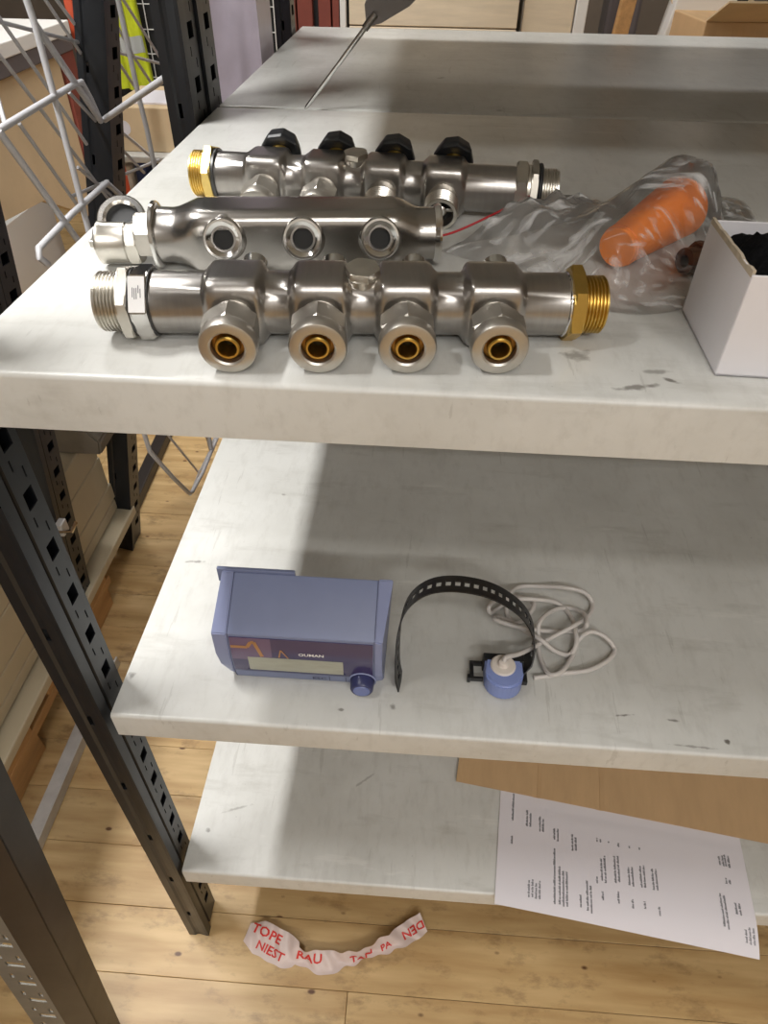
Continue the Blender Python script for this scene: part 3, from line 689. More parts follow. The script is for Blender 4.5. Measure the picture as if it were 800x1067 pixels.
# ------------------------------------------------------------------ controller
ct = thing('heating_controller', 'blue grey heating controller with small display and round knob on the middle shelf', 'controller', (.093, .0445, Z2))
CW = .1435
prof = [(.004, 0), (.0015, .006), (-.0010, .020), (-.0018, .040), (-.0005, .066), (.0005, .0672), (.0440, .0935), (.0450, .0930), (.0490, .0), ]
def px(poly, x0, x1, m, nm, bev=.0008):
    b = BM(); prism(b, poly, x0, x1, lambda u, v, d: Vector((d, u, v)))
    if bev: bmesh.ops.bevel(b, geom=list(b.edges), offset=bev, segments=2, affect='EDGES')
    return obj(nm, b, m, ct, smooth=35)
px(prof, .0098, CW-.0098, 'ctrl', 'housing', .0004)
capp = [(.008, 0), (.0005, .009), (-.0020, .022), (-.0028, .040), (-.0018, .0672), (.0440, .0945), (.0462, .0935), (.0500, .0)]
def endcap(x0, x1, out):
    b = BM(); A = []; B = []
    for (u, v) in capp: A.append(b.verts.new((x0, u, v)))
    for (u, v) in capp:
        sh = 1.0-(.10 if v < .03 else .0)
        B.append(b.verts.new((x1-(out*.0045 if v < .012 else 0)-(out*.0060 if u < .01 and v > .012 and out > 0 else 0)+(out*.0025 if u < .01 and out < 0 and v > .03 else 0), .024+(u-.024)*sh, v)))
    n = len(capp); b.faces.new(A[::-1]); b.faces.new(B)
    for k in range(n): b.faces.new((A[k], A[(k+1) % n], B[(k+1) % n], B[k]))
    bmesh.ops.recalc_face_normals(b, faces=b.faces)
    bmesh.ops.bevel(b, geom=list(b.edges), offset=.0009, segments=2, affect='EDGES')
    return obj('end_cap', b, 'ctrl_cap', ct, smooth=35)
endcap(.0094, -.0010, -1); endcap(CW-.0094, CW+.0030, 1)
for x in (.0096, CW-.0096):
    px([(a-.0002 if a < .02 else a, z+.0002) for a, z in prof], x-.00025, x+.00025, 'print_dark', 'seam', 0)
b = BM(); box(b, -.006, .062, .0450, .0485, .080, .0962, .0008); obj('back_plate', b, 'ctrl', ct)
# front face follows x: local y of the face at height z
def fy(z):
    for (a, c) in zip(prof[:5], prof[1:6]):
        if a[1] <= z <= c[1]: return a[0]+(c[0]-a[0])*(z-a[1])/(c[1]-a[1])
    return 0
def face_patch(nm, x0, x1, z0, z1, m, off, parent=ct, n=6, th=.0006):
    b = BM(); A = []; B = []
    for k in range(n+1):
        z = z0+(z1-z0)*k/n; y = fy(z)-off
        A.append((b.verts.new((x0, y, z)), b.verts.new((x1, y, z)))); B.append((b.verts.new((x0, y+th, z)), b.verts.new((x1, y+th, z))))
    for k in range(n):
        b.faces.new((A[k][0], A[k][1], A[k+1][1], A[k+1][0])); b.faces.new((B[k][0], B[k+1][0], B[k+1][1], B[k][1]))
        b.faces.new((A[k][0], A[k+1][0], B[k+1][0], B[k][0])); b.faces.new((A[k][1], B[k][1], B[k+1][1], A[k+1][1]))
    b.faces.new((A[0][0], B[0][0], B[0][1], A[0][1])); b.faces.new((A[n][0], A[n][1], B[n][1], B[n][0]))
    return obj(nm, b, m, parent)
fp = face_patch('display_panel', .0108, CW-.0108, .0165, .0632, 'panel', .0006); fp['label'] = 'dark purple glossy display film'
face_patch('panel_tint', .0110, .046, .0345, .0630, 'panel_mauve', .0008, fp)
face_patch('display_window', .0245, .1070, .0195, .0385, 'lcd', .0010, fp)
face_patch('display_frame', .0225, .1090, .0182, .0192, 'print_dark', .0009, fp)
b = BM()
def stroke(pts, wd, y_off=.0010):
    for (a, c) in zip(pts[:-1], pts[1:]):
        a, c = Vector((a[0], 0, a[1])), Vector((c[0], 0, c[1])); d = (c-a).normalized(); nrm_ = Vector((-d.z, 0, d.x))*wd/2
        b.faces.new([b.verts.new(Vector((v.x, fy(v.z)-y_off, v.z))) for v in (a-nrm_, c-nrm_, c+nrm_, a+nrm_)])
stroke([(.0112, .0515), (.0255, .0515), (.0290, .0580), (.0318, .0585), (.0375, .0400)], .0032)
stroke([(.052, .0400), (.054, .0500), (.060, .0395)], .0012)
obj('panel_line', b, 'panel_orange', fp)
def put_text(s, size, x, z, m, parent, off=.0011, sx=1.25):
    me = text_mesh(s, size)
    for v in me.vertices:
        xx, zz = x+v.co.x*sx, z+v.co.y
        v.co = Vector((xx, fy(zz)-off, zz))
    return link('lettering', me, m, parent)
put_text('OUMAN', .0047, .0800, .0455, 'print_white', fp)
put_text('ESC', .0062, .0850, .0085, 'print_dark', ct, .0008)
b = BM()
for x in (.0940, .1085): stroke([(x, .0035), (x, .0140)], .0007, .0006)
stroke([(.0104, .0155), (CW-.0104, .0155)], .0006, .0006)
obj('button_outline', b, 'print_dark', ct)
kx, kz = .1235, .0095
b = BM(); kd = Vector((0, -1, -.05)); lathe(b, [(-.002, 0), (-.002, .0122), (.001, .0122), (.0018, .0112)], (kx, .0, kz+.002), kd, 32); obj('knob_seat', b, 'ctrl_cap', ct, smooth=35)
b = BM(); lathe(b, [(.001, 0), (.001, .0108), (.0095, .0100), (.0110, .0088), (.0112, .0070)], (kx, .0, kz+.0012), kd, 32); kn = obj('knob', b, 'knob', ct, smooth=35)
b = BM(); lathe(b, [(.0112, .0074), (.0120, .0068), (.0120, 0)], (kx, .0, kz+.0012), kd, 32); obj('knob_face', b, 'knob_face', kn, smooth=35)

# ------------------------------------------------------------------ strap-on sensor with cable
sn = thing('pipe_sensor', 'periwinkle strap-on pipe sensor with black perforated strap and coiled white cable', 'sensor', (.341, .060, Z2))
so = Vector((.341, .060, 0))
b = BM(); poly = [(-.0165, .010), (-.0165, -.006)]+[(-.0165*math.cos(PI*k/14), -.006-.0150*math.sin(PI*k/14)) for k in range(1, 14)]+[(.0165, -.006), (.0165, .010)]
prism(b, poly, .0010, .0205, lambda u, v, d: Vector((u, v, d)))
bmesh.ops.bevel(b, geom=list(b.edges), offset=.0022, segments=3, affect='EDGES'); obj('housing', b, 'sensor', sn, smooth=40)
b = BM(); box(b, -.0175, .0190, .0085, .0165, .0008, .0190, .001); bk = obj('buckle', b, 'black_plastic', sn)
b = BM(); box(b, -.0290, -.0172, .0120, .0155, .0030, .0075, .0006); box(b, -.0290, -.0172, -.0045, -.0015, .0030, .0075, .0006); box(b, -.0290, -.0255, -.0015, .0125, .0030, .0075, .0006); box(b, -.0315, -.0285, -.0050, -.0005, .0015, .0090, .0006); obj('buckle_loop', b, 'black_plastic', sn)
b = BM(); box(b, .0165, .0225, -.0040, .0105, .0008, .0065, .0008); obj('buckle_foot', b, 'black_plastic', sn)
b = BM(); lathe(b, [(0, .0112), (.0012, .0112), (.0022, .0100), (.0022, .0050), (.0060, .0042), (.0068, .0030), (.0068, 0)], (-.001, .0020, .0203), (0, 0, 1), 32); obj('grommet', b, 'grommet', sn, smooth=35)
strap = [(0.2505, 0.0510, 0.0008), (0.2475, 0.056, 0.012), (0.2465, 0.068, 0.0263), (0.2475, 0.082, 0.0453), (0.254, 0.093, 0.0623), (0.269, 0.101, 0.0733), (0.29, 0.103, 0.0783), (0.316, 0.104, 0.0743), (0.338, 0.105, 0.0623), (0.358, 0.102, 0.0453), (0.3690, 0.094, 0.0253), (0.3680, 0.082, 0.0083), (0.3600, 0.0745, 0.0035)]
sp = catmull(strap, 14); acc = [0]
for a, c in zip(sp[:-1], sp[1:]): acc.append(acc[-1]+(c-a).length)
def sat(s):
    s = max(0, min(acc[-1], s))
    for k in range(len(acc)-1):
        if acc[k+1] >= s:
            t = (s-acc[k])/max(1e-9, acc[k+1]-acc[k]); return sp[k].lerp(sp[k+1], t), (sp[k+1]-sp[k]).normalized()
    return sp[-1], (sp[-1]-sp[-2]).normalized()
hp = .0083; us = [0]; s = .006
hol = []
while s+hp < acc[-1]-.004:
    us += [s, s+.0045]; hol.append(len(us)-2); s += hp
us.append(acc[-1]); hs_ = set(hol)
vs = [-.0125, -.0036, .0036, .0125]
wd_ = Vector((0.10, .965, -.24)).normalized()
def smap(u, v, d):
    p, tn = sat(u); n_ = tn.cross(wd_).normalized(); return p-so+wd_*v+n_*d
b = BM(); perforated(b, us, vs, lambda i, j: i in hs_ and j == 1, smap, .0012); obj('strap', b, 'black_plastic', sn)
cable = [(0.34, 0.062, 0.0263), (0.3425, 0.066, 0.0285), (0.357, 0.077, 0.0203), (0.385, 0.103, 0.0083), (0.408, 0.115, 0.0143), (0.429, 0.137, 0.0063), (0.437, 0.157, 0.0023), (0.428, 0.163, 0.0113), (0.409, 0.167, 0.0123), (0.387, 0.174, 0.0043), (0.367, 0.172, 0.0043), (0.354, 0.155, 0.0133), (0.35, 0.143, 0.0103), (0.352, 0.133, 0.0023), (0.362, 0.116, 0.0073), (0.377, 0.099, 0.0143), (0.391, 0.092, 0.0073), (0.405, 0.092, 0.0023), (0.411, 0.097, 0.0103), (0.412, 0.111, 0.0133), (0.413, 0.137, 0.0043), (0.403, 0.153, 0.0033), (0.383, 0.149, 0.0123), (0.358, 0.148, 0.0113), (0.342, 0.143, 0.0023), (0.334, 0.134, 0.0063), (0.332, 0.135, 0.0143), (0.343, 0.151, 0.0083), (0.364, 0.16, 0.0023), (0.377, 0.146, 0.0093), (0.365, 0.122, 0.0133), (0.357, 0.124, 0.0053), (0.343, 0.131, 0.0033), (0.338, 0.12, 0.0123), (0.364, 0.112, 0.0123), (0.399, 0.118, 0.0033), (0.42, 0.12, 0.0053), (0.424, 0.121, 0.0133), (0.424, 0.138, 0.0093), (0.412, 0.149, 0.0023), (0.394, 0.139, 0.0083), (0.379, 0.119, 0.0143), (0.378, 0.107, 0.0063), (0.378, 0.088, 0.0023), (0.383, 0.067, 0.0063), (0.394, 0.068, 0.0083), (0.408, 0.09, 0.0033), (0.415, 0.107, 0.0043), (0.426, 0.112, 0.0133), (0.44, 0.109, 0.0103), (0.449, 0.102, 0.0023), (0.44, 0.087, 0.0043), (0.42, 0.074, 0.0053), (0.401, 0.071, 0.0033), (0.384, 0.067, 0.0023), (0.370, 0.064, 0.0023)]
b = BM(); tube(b, [p-so for p in catmull(cable, 6)], .0023, 8); obj('cable', b, 'cable', sn, smooth=80)

# ------------------------------------------------------------------ bottom shelf: cardboard and paper
cb = thing('cardboard_sheet', 'flat brown corrugated cardboard sheet lying on the bottom shelf', 'cardboard', (.329, .135, Z3+.0012), (0, 0, R(-7.8)))
def flute(nm, z0, z1, nx=260):
    b = BM()
    Lx, Ly = .80, .36
    A = []; 
    for k in range(nx+1):
        x = Lx*k/nx; dz = -.0012*math.exp(-((x-.105)/.004)**2)-.0012*math.exp(-((x-.185)/.004)**2)
        A.append([b.verts.new((x, y, z+dz)) for y in (0, Ly) for z in (z0, z1)])
    for P, Q in zip(A[:-1], A[1:]):
        b.faces.new((P[1], Q[1], Q[3], P[3])); b.faces.new((P[0], P[2], Q[2], Q[0])); b.faces.new((P[0], Q[0], Q[1], P[1])); b.faces.new((P[2], P[3], Q[3], Q[2]))
    b.faces.new(A[0]); b.faces.new(A[-1])
    return obj(nm, b, 'card', cb)
flute('upper_liner', .0030, .0036); flute('lower_liner', .0008, .0012)
b = BM()
for k in range(400):
    x = .80*k/400
    z0, z1 = (.0012, .0030) if k % 2 == 0 else (.0030, .0012)
    b.faces.new([b.verts.new(v) for v in ((x, 0.0005, z0), (x+.002, 0.0005, z1), (x+.002, .3595, z1), (x, .3595, z0))])
fo = obj('fluting', b, 'card', cb)
pa = thing('printed_sheet', 'white printed paper sheet poking out from under the cardboard over the shelf edge', 'paper', (.372, -.010, Z3+.0004), (0, 0, math.atan2(-.032, .285)))
PWD, PDP = .297, .210
def paper_z(x, y):
    wv = .0007+.0007*math.sin(x*19+1)*max(0, 1-y/.10)
    wx, wy = x, y
    yw = -.010+y*.994-x*.112                                # world y
    dr_ = max(0, -yw-.001)
    return wv*(1 if y < .12 else .2)-dr_*dr_*6.0+.0006
b = BM(); g = {}
NX, NY = 60, 42
for i in range(NX+1):
    for j in range(NY+1):
        x, y = PWD*i/NX, PDP*j/NY; g[i, j] = b.verts.new((x, y, paper_z(x, y)))
for i in range(NX):
    for j in range(NY): b.faces.new((g[i, j], g[i+1, j], g[i+1, j+1], g[i, j+1]))
ex = bmesh.ops.extrude_face_region(b, geom=list(b.faces))
for v in [q for q in ex['geom'] if isinstance(q, bmesh.types.BMVert)]: v.co.z -= .0003
obj('sheet', b, 'paper', pa, smooth=60)
# unreadable small print, turned a quarter: columns of tiny word strokes
b = BM(); random.seed(11)
blocks = [  # x of column start, y range, number of lines, word density
    (.018, .140, .100, 1), (.018, .082, .070, 1), (.040, .034, .014, 4), (.070, .086, .010, 1), (.076, .056, .010, 3), (.036, .118, .095, 2), (.052, .112, .092, 2), (.070, .102, .084, 2), (.092, .097, .076, 2), (.100, .030, .012, 1),
    (.108, .045, .010, 2), (.120, .052, .044, 1), (.126, .078, .046, 2), (.126, .036, .024, 1), (.142, .082, .048, 2), (.144, .042, .024, 1), (.158, .072, .048, 2), (.160, .034, .024, 1), (.172, .078, .048, 2), (.174, .034, .024, 1), (.186, .076, .048, 2), (.190, .032, .022, 1),
    (.122, .098, .092, 2), (.136, .097, .093, 1), (.148, .097, .092, 1), (.161, .096, .091, 1), (.173, .096, .091, 1),
    (.262, .060, .022, 2), (.268, .105, .090, 2), (.275, .108, .090, 2), (.272, .078, .070, 2), (.278, .052, .038, 2), (.285, .028, .010, 3)]
for (x, ya, yb2, nl) in blocks:
    for l in range(nl):
        xx = x+l*.0042; y = yb2+random.uniform(0, .003); ye = ya-random.uniform(0, (ya-yb2)*.15)
        while y < ye:
            ln_ = random.uniform(.0022, .0065)
            yy = y
            while yy < min(y+ln_, ye):                       # letters
                h = random.choice((.0018, .0018, .0026)); w2 = .0008
                b.faces.new([b.verts.new((xx-q[0], yy+q[1], paper_z(xx, yy)+.00025)) for q in ((0, 0), (h, 0), (h, w2), (0, w2))]); yy += .0010
            y += ln_+.0010
obj('printed_text', b, 'ink', pa)

# ------------------------------------------------------------------ torn tape on the floor
tp = thing('torn_tape', 'crumpled strip of white packing tape with red lettering on the floor', 'tape', (.055, .011, 0))
tc_ = [(.050, .006, .003), (.076, -.002, .004), (.102, -.012, .005), (.130, -.022, .006), (.160, -.025, .006), (.195, -.020, .004), (.232, -.006, .004), (.262, .010, .004), (.286, .025, .006), (.300, .034, .010)]
tpts = catmull(tc_, 10); tac = [0]
for a, c in zip(tpts[:-1], tpts[1:]): tac.append(tac[-1]+(c-a).length)
TL = tac[-1]; to = Vector((.055, .011, 0))
def tape_pt(s, v, off=0.0):
    s = max(0, min(TL-1e-6, s)); k = max(i for i in range(len(tac)-1) if tac[i] <= s)
    t = (s-tac[k])/(tac[k+1]-tac[k]); p = tpts[k].lerp(tpts[k+1], t); d = (tpts[k+1]-tpts[k]).normalized()
    f = s/TL
    tilt = [(0, .10), (.22, .35), (.34, 1.1), (.46, .35), (.56, 1.2), (.66, 1.25), (.78, 1.0), (.88, .35), (1, .6)]
    for (a, x), (c, y) in zip(tilt[:-1], tilt[1:]):
        if a <= f <= c: an = x+(y-x)*sm((f-a)/(c-a)); break
    sd_ = Vector((-d.y, d.x, 0)).normalized(); w_ = sd_*math.cos(an)+Vector((0, 0, 1))*math.sin(an)
    n_ = d.cross(w_).normalized()
    wr = .0016*math.sin(f*70+v*160)+.0014*math.sin(f*33-v*90)
    q = p+w_*(v+.0*f)+n_*(wr+off); q.z = max(q.z, .0012+off) if True else q.z
    return q-to
b = BM(); NS_, NV = 110, 10; hw_ = .0185; grid = []
for i in range(NS_+1):
    f = i/NS_; ww = hw_*(1.15 if f < .3 else (.8 if f < .8 else .75))*(min(1, .55+6*f))
    grid.append([b.verts.new(tape_pt(f*TL, ww*(2*j/NV-1))) for j in range(NV+1)])
for i in range(NS_):
    for j in range(NV): b.faces.new((grid[i][j], grid[i+1][j], grid[i+1][j+1], grid[i][j+1]))
obj('strip', b, 'tape', tp, smooth=70)
for s_, v_, txt, sz, flip in ((.028, .008, 'TOPE', .0165, 1), (.042, -.009, 'NIEST', .0150, 1), (.098, .004, 'RAU', .0165, 1), (.172, .0, 'TAN', .0140, 1), (.208, .0, 'PA', .0120, 1), (.252, .0, 'DEN', .0150, -1)):
    me = text_mesh(txt, sz)
    bmt = BM(); bmt.from_mesh(me); bmesh.ops.subdivide_edges(bmt, edges=[e for e in bmt.edges if e.calc_length() > .004], cuts=2); bmesh.ops.triangulate(bmt, faces=bmt.faces); bmt.to_mesh(me); bmt.free()
    for v in me.vertices: v.co = tape_pt(s_+v.co.x*1.15*flip, v_+v.co.y*flip, .0006)
    link('lettering', me, 'tape_red', tp)

# ------------------------------------------------------------------ wire basket hooked to the rack
wk = thing('wire_basket', 'grey coated wire basket hanging in the gap beside the shelving', 'basket', (-.17, .70, .88))
wo = Vector((-.17, .70, .88))
thick = [[(-0.17, 0.415, 0.926), (-0.17, 0.501, 0.928), (-0.17, 0.597, 0.93), (-0.17, 0.624, 0.929), (-0.17, 0.639, 0.907), (-0.17, 0.650, 0.884), (-0.17, 0.665, 0.880), (-.10, .596, .918), (-.0325, .542, .954)],
  [(-0.17, 0.415, 0.926), (-0.17, 0.424, 0.912), (-0.17, 0.457, 0.863), (-0.17, 0.504, 0.791), (-0.17, 0.53, 0.755)],
  [(-0.17, 0.427, 0.788), (-0.17, 0.414, 0.801), (-0.17, 0.418, 0.809), (-0.17, 0.512, 0.814), (-0.17, 0.626, 0.815), (-0.17, 0.661, 0.788)],
  [(-0.17, 0.536, 1.06), (-0.17, 0.547, 0.996), (-0.17, 0.547, 0.934), (-0.17, 0.545, 0.863), (-0.17, 0.542, 0.784), (-.17, .540, .52), (-0.17, 0.546, 0.436), (-0.17, 0.604, 0.335), (-0.17, 0.655, 0.255), (-.17, .670, .245), (-0.17, 0.741, 0.235), (-.17, 1.02, .235)],
  [(-0.17, 0.547, 0.996), (-0.17, 0.594, 0.945), (-0.17, 0.653, 0.881)],
  [(-0.17, 0.79, 1.06), (-0.17, 0.795, 0.948), (-0.17, 0.798, 0.882), (-0.17, 0.805, 0.836), (-0.17, 0.815, 0.24)]]
thin = [[(-0.24, 0.56, 1.05), (-0.24, 0.663, 0.929), (-0.24, 0.746, 0.829)], [(-0.24, 0.56, .99), (-0.24, 0.692, 0.839), (-0.24, 0.782, 0.735)], [(-0.24, 0.70, 1.03), (-0.24, 0.884, 0.844)],
  [(-0.24, 0.79, 1.02), (-0.24, 0.983, 0.849)], [(-0.24, 0.96, 1.0), (-0.24, 1.147, 0.855)], [(-0.24, 0.583, 0.892), (-0.24, 0.672, 0.767)], [(-0.24, 0.733, 0.896), (-0.24, 0.936, 0.737)],
  [(-0.24, 0.701, 0.811), (-0.24, 0.797, 0.738)], [(-0.24, 0.859, 0.826), (-0.24, 1.005, 0.737)], [(-0.24, 0.72, 1.03), (-0.24, 0.861, 0.914), (-0.24, 0.895, 0.841)],
  [(-0.24, 0.70, 0.50), (-0.24, 0.777, 0.3), (-0.24, 0.89, 0.112), (-.24, .91, .105), (-0.24, 0.982, 0.10)], [(-0.24, 0.98, 0.5), (-0.24, 0.985, 0.149), (-0.24, 0.99, 0.09)], [(-0.24, 0.90, 0.3), (-0.24, 1.0, 0.107), (-0.24, 1.08, 0.10)], [(-0.24, 0.87, 1.03), (-0.24, 0.996, 0.895), (-0.24, 1.06, 0.843)],
  [(-.17, .43, .927), (-.24, .56, .99)], [(-.17, .66, .247), (-.24, .90, .108)], [(-.24, .66, .785), (-.24, 1.02, .735)], [(-.24, .56, 1.0), (-.24, 1.15, .86)]]
for pts in thick:
    b = BM(); tube(b, [Vector(p)-wo for p in pts], .0038, 8); obj('wire', b, 'wire', wk, smooth=60)
for pts in thin:
    b = BM(); tube(b, [Vector(p)-wo for p in pts], .0025, 6); obj('wire', b, 'wire', wk, smooth=60)

# ------------------------------------------------------------------ neighbouring rack on the left
def lean(o, d):
    z = Vector(d).normalized(); x = Vector((1, 0, 0)); x = (x-z*x.dot(z)).normalized(); y = z.cross(x)
    o.rotation_euler = Matrix((x, y, z)).transposed().to_euler()
lr = thing('shelving_unit', 'dark leaning storage rack with board piles across the gap from the grey shelves', 'shelving', (-.40, .30, 0))
lo3 = Vector((-.40, .30, 0))
tall = upright_mesh(0.0, 1.9, .060, .042)
p = link('upright', tall, 'post', lr, Vector((-.366, .738, 0))-lo3); lean(p, (.172, .062, .983))
p = link('upright', tall, 'post_brown', lr, Vector((-.360, .470, 0))-lo3); lean(p, (.09, .052, .995))
b = BM(); box(b, -.55, .084, -.80, .31, .86, .90, .004); obj('shelf', b, 'shelf_plain', lr)
for (y) in (-.75,):
    p = link('upright', tall, 'post', lr, Vector((-.42, y, 0))-lo3)
for y in (-.75, .05): link('upright', tall, 'post', lr, Vector((-.93, y, 0))-lo3)
b = BM(); box(b, -.004, .008, -.010, .010, -.012, .012, .002); 
cl = obj('shelf_clip', b, 'galv', lr, Vector((-.316, .470, .330))-lo3)
b = BM(); tube(b, [(0, -.01, 0), (.022, -.008, .0), (.028, .002, .012)], .0035, 6); obj('clip_hook', b, 'chrome', cl)
# leaning loose upright in the aisle
lu = thing('loose_upright', 'loose dark perforated upright leaning in front of the left corner of the shelves', 'upright', (-.083, -.150, 0.006)); lean(lu, (.075, .072, .995))
b = BM(); prism(b, [(0, 0), (-.030, -.006), (-.030, -.0045), (0, .0016)], 0, .84, lambda u, v, d: Vector((u, v, d))); obj('front_web', b, 'post_brown', lu)
b = BM(); prism(b, [(0, 0), (0, .03), (-.0016, .03), (-.0016, 0)], 0, .84, lambda u, v, d: Vector((u, v, d))); obj('side_web', b, 'post_brown', lu)
b = BM(); us = [-.068, -.058, -.054, -.050, -.046, -.040, -.036, -.030]; vs = [0.0]; kinds = [None]; k = .03
while k+.05 < .84:
    for a, c, kd in ((k, k+.010, 'B'), (k+.018, k+.028, 'S')): vs += [a, c]; kinds += [kd, None]
    k += .0493
vs.append(.84)
perforated(b, us, vs, lambda i, j: (kinds[j] == 'B' and 2 <= i <= 5) or (kinds[j] == 'S' and i in (1, 5)), lambda u, v, d: Vector((u, -.006+d, v)), .0016); obj('slotted_flange', b, 'post_grey', lu)
for (nm, z0_, z1_, lab) in (('shade_carton', 0.0, .42, 'lower unseen brown carton added under the left rack shelf to shade the floor'), ('shade_carton', .421, .84, 'upper unseen brown carton added under the left rack shelf to shade the floor')):  # out of view, added to keep front light off the left floor
    c = thing(nm, lab, 'carton', (-.54, -.60, z0_), (0, 0, 0), 'unseen cartons added to shade the floor')
    b = BM(); box(b, -.30, .30, -.36, .36, 0, z1_-z0_, .004); obj('carton_body', b, 'card', c)
    b = BM(); box(b, -.03, .03, -.361, .361, .02, z1_-z0_+.0005, .0003, 1); obj('packing_tape', b, 'card_pale', c)
# board pile on a pallet
pl_ = thing('wooden_pallet', 'raw pine pallet carrying the cream boards beside the left rack', 'pallet', (-.345, .60, 0))
for k in range(5):
    b = BM(); y1_ = -.02-.165*k; box(b, -.62, -.002, y1_-.10, y1_, .078, .098, .002, 1); obj('deck_board', b, 'wood_raw', pl_)
for x in (-.10, -.36, -.62):
    b = BM(); box(b, x, x+.098, -.79, -.005, .058, .078, .002, 1); obj('stringer_board', b, 'wood_raw', pl_)
    for k in range(3):
        b = BM(); y1_ = -.012-.325*k; box(b, x, x+.09, y1_-.13, y1_, .0, .058, .003, 1); obj('block', b, 'wood_raw', pl_)
zz = .0985; bl = [(-.342, .760, .026, 'lowest cream board of the pile, jutting out over the pallet edge'), (-.372, .745, .026, 'second cream board from the bottom of the pile on the pallet'), (-.372, .750, .040, 'thick cream board in the middle of the pile on the pallet'), (-.372, .740, .075, 'thickest cream board under the top of the pile on the pallet'), (-.372, .735, .060, 'topmost cream board of the pile on the pallet')]
for i, (xr, ye, th, lab) in enumerate(bl):
    b = BM(); box(b, xr-.30, xr, -.20, ye, zz, zz+th-.002 if i else zz+th-.006, .0025, 2)
    tag(obj('board', b, 'board'), lab, 'board', 'cream boards piled on the pallet'); zz += th
b = BM(); box(b, -.318, -.292, -.14, .44, .0006, .012, .001); prism(b, [(-.292, .0006), (-.289, .0006), (-.289, .024), (-.292, .024)], -.16, .44, lambda u, v, d: Vector((u, d, v)))
tag(obj('steel_rail', b, 'galv'), 'narrow galvanised steel rail lying on the floor along the pallet', 'rail')
b = BM(); box(b, -.015, .015, -.45, .45, 0, .03, .003); o_ = tag(obj('floor_beam', b, 'post_brown', None, (-.425, 1.30, .0005), (0, 0, R(2))), 'dark brown beam lying on the floor behind the leaning post', 'beam')
b = BM(); prism(b, [(-.05, 0), (.045, 0), (.05, .03), (.03, .055), (-.045, .06)], -.035, .035, lambda u, v, d: Vector((u, d, v))); bmesh.ops.bevel(b, geom=list(b.edges), offset=.004, segments=2, affect='EDGES')
gf = tag(obj('grey_block', b, 'grey_foot', None, (-.368, .700, zz+.0005)), 'rounded grey plastic block on top of the board pile', 'block')
b = BM(); lathe(b, [(-.04, .012), (-.04, .026), (.04, .026), (.04, .012)], (0, 0, .0262), (.5, 1, 0), 28, closed=True)
tag(obj('film_roll', b, 'clear_roll', None, (-.358, .700, zz+.0605), smooth=40), 'milky plastic film roll resting on the grey block', 'roll')

# ------------------------------------------------------------------ things beyond, left of the rack
tb = thing('side_table', 'white topped table with tan side panel beyond the wire basket', 'table', (-.60, 1.58, 0))
b = BM(); box(b, -.9, 0, -.62, 0, .845, .872, .002); obj('table_top', b, 'white_paint', tb)
b = BM(); box(b, -.9, -.002, -.62, -.002, .815, .845, .002); obj('apron', b, 'grey_dark', tb)
b = BM(); prism(b, [(-.60, .60), (-.32, .575), (-.12, .475), (-.075, .455), (-.075, .815), (-.60, .815)], -.030, -.012, lambda u, v, d: Vector((d, u, v))); obj('side_panel', b, 'card_pale', tb)
b = BM(); box(b, -.030, -.004, -.072, -.004, .0, .815, .002); obj('leg', b, 'red_brick', tb)
for sx, sy in ((-.89, -.61), (-.89, -.05), (-.05, -.61)): b = BM(); box(b, sx, sx+.04, sy, sy+.04, 0, .815, .002); obj('leg', b, 'grey_dark', tb)
tr_ = thing('white_tray', 'low white drawer box standing on the floor by the table', 'box', (-1.26, 1.90, 0))
for nm, q in (('base', (-.18, .18, -.25, .25, 0, .02)), ('side_panel', (.16, .18, -.25, .25, .02, .30)), ('side_panel', (-.18, -.16, -.25, .25, .02, .30)), ('end_panel', (-.16, .16, -.25, -.23, .02, .30)), ('end_panel', (-.16, .16, .23, .25, .02, .30))):
    b = BM(); box(b, *q, .002, 1); obj(nm, b, 'white_paint', tr_)
b = BM(); box(b, -.010, .010, -.05, .05, 0, 1.05, .004); tag(obj('orange_partition', b, 'orange_red', None, (-.605, 1.66, .0), (0, 0, 0)), 'tall narrow orange red partition standing behind the white table', 'partition')
# far rack with vest, mesh panel and cartons
fx, fyy = -.62, 2.25
b = BM(); sh = thing('storage_shelf', 'low far shelf carrying the taped carton beyond the wire basket', 'shelf', (-.70, 2.32, 0))
b.free()
b = BM(); box(b, -.25, .35, -.25, .25, .43, .45, .003); obj('shelf_board', b, 'shelf_plain', sh)
for sx in (-.24, .31):
    for sy in (-.24, .21): b = BM(); box(b, sx, sx+.03, sy, sy+.03, 0, .43, .002); obj('leg', b, 'post', sh)
cx_ = thing('taped_carton', 'brown carton with white paper sheets on top on the far shelf', 'carton', (-.645, 2.28, .4505))
b = BM(); box(b, -.14, .14, -.16, .16, .0, .13, .003); obj('carton_body', b, 'card_pale', cx_)
b = BM(); box(b, -.10, .12, -.12, .06, .1305, .136, .0005); obj('paper_stack', b, 'paper', cx_)
b = BM(); lathe(b, [(0, 0), (0, .022), (.001, .022)], (-.10, -.1605, .07), (0, -1, 0), 24); obj('hand_hole', b, 'paper', cx_)
for (x, y, w2, d2, h, m, lab, nm) in ((-.80, 2.18, .07, .08, .40, 'box_white', 'white carton standing under the far shelf', 'white_carton'), (-.735, 2.20, .04, .08, .41, 'blue', 'navy blue case standing under the far shelf', 'blue_case'), (-.665, 2.20, .08, .07, .36, 'grey_dark', 'dark grey case standing under the far shelf', 'grey_case'), (-.865, 2.19, .04, .06, .36, 'orange_red', 'orange red canister standing under the far shelf', 'red_canister')):
    b = BM(); box(b, -w2/2, w2/2, -d2/2, d2/2, 0, h, .006); box(b, -w2*.3, w2*.3, -d2*.2, d2*.2, h, h+.012, .003); tag(obj(nm, b, m, None, (x, y, 0)), lab, 'case')
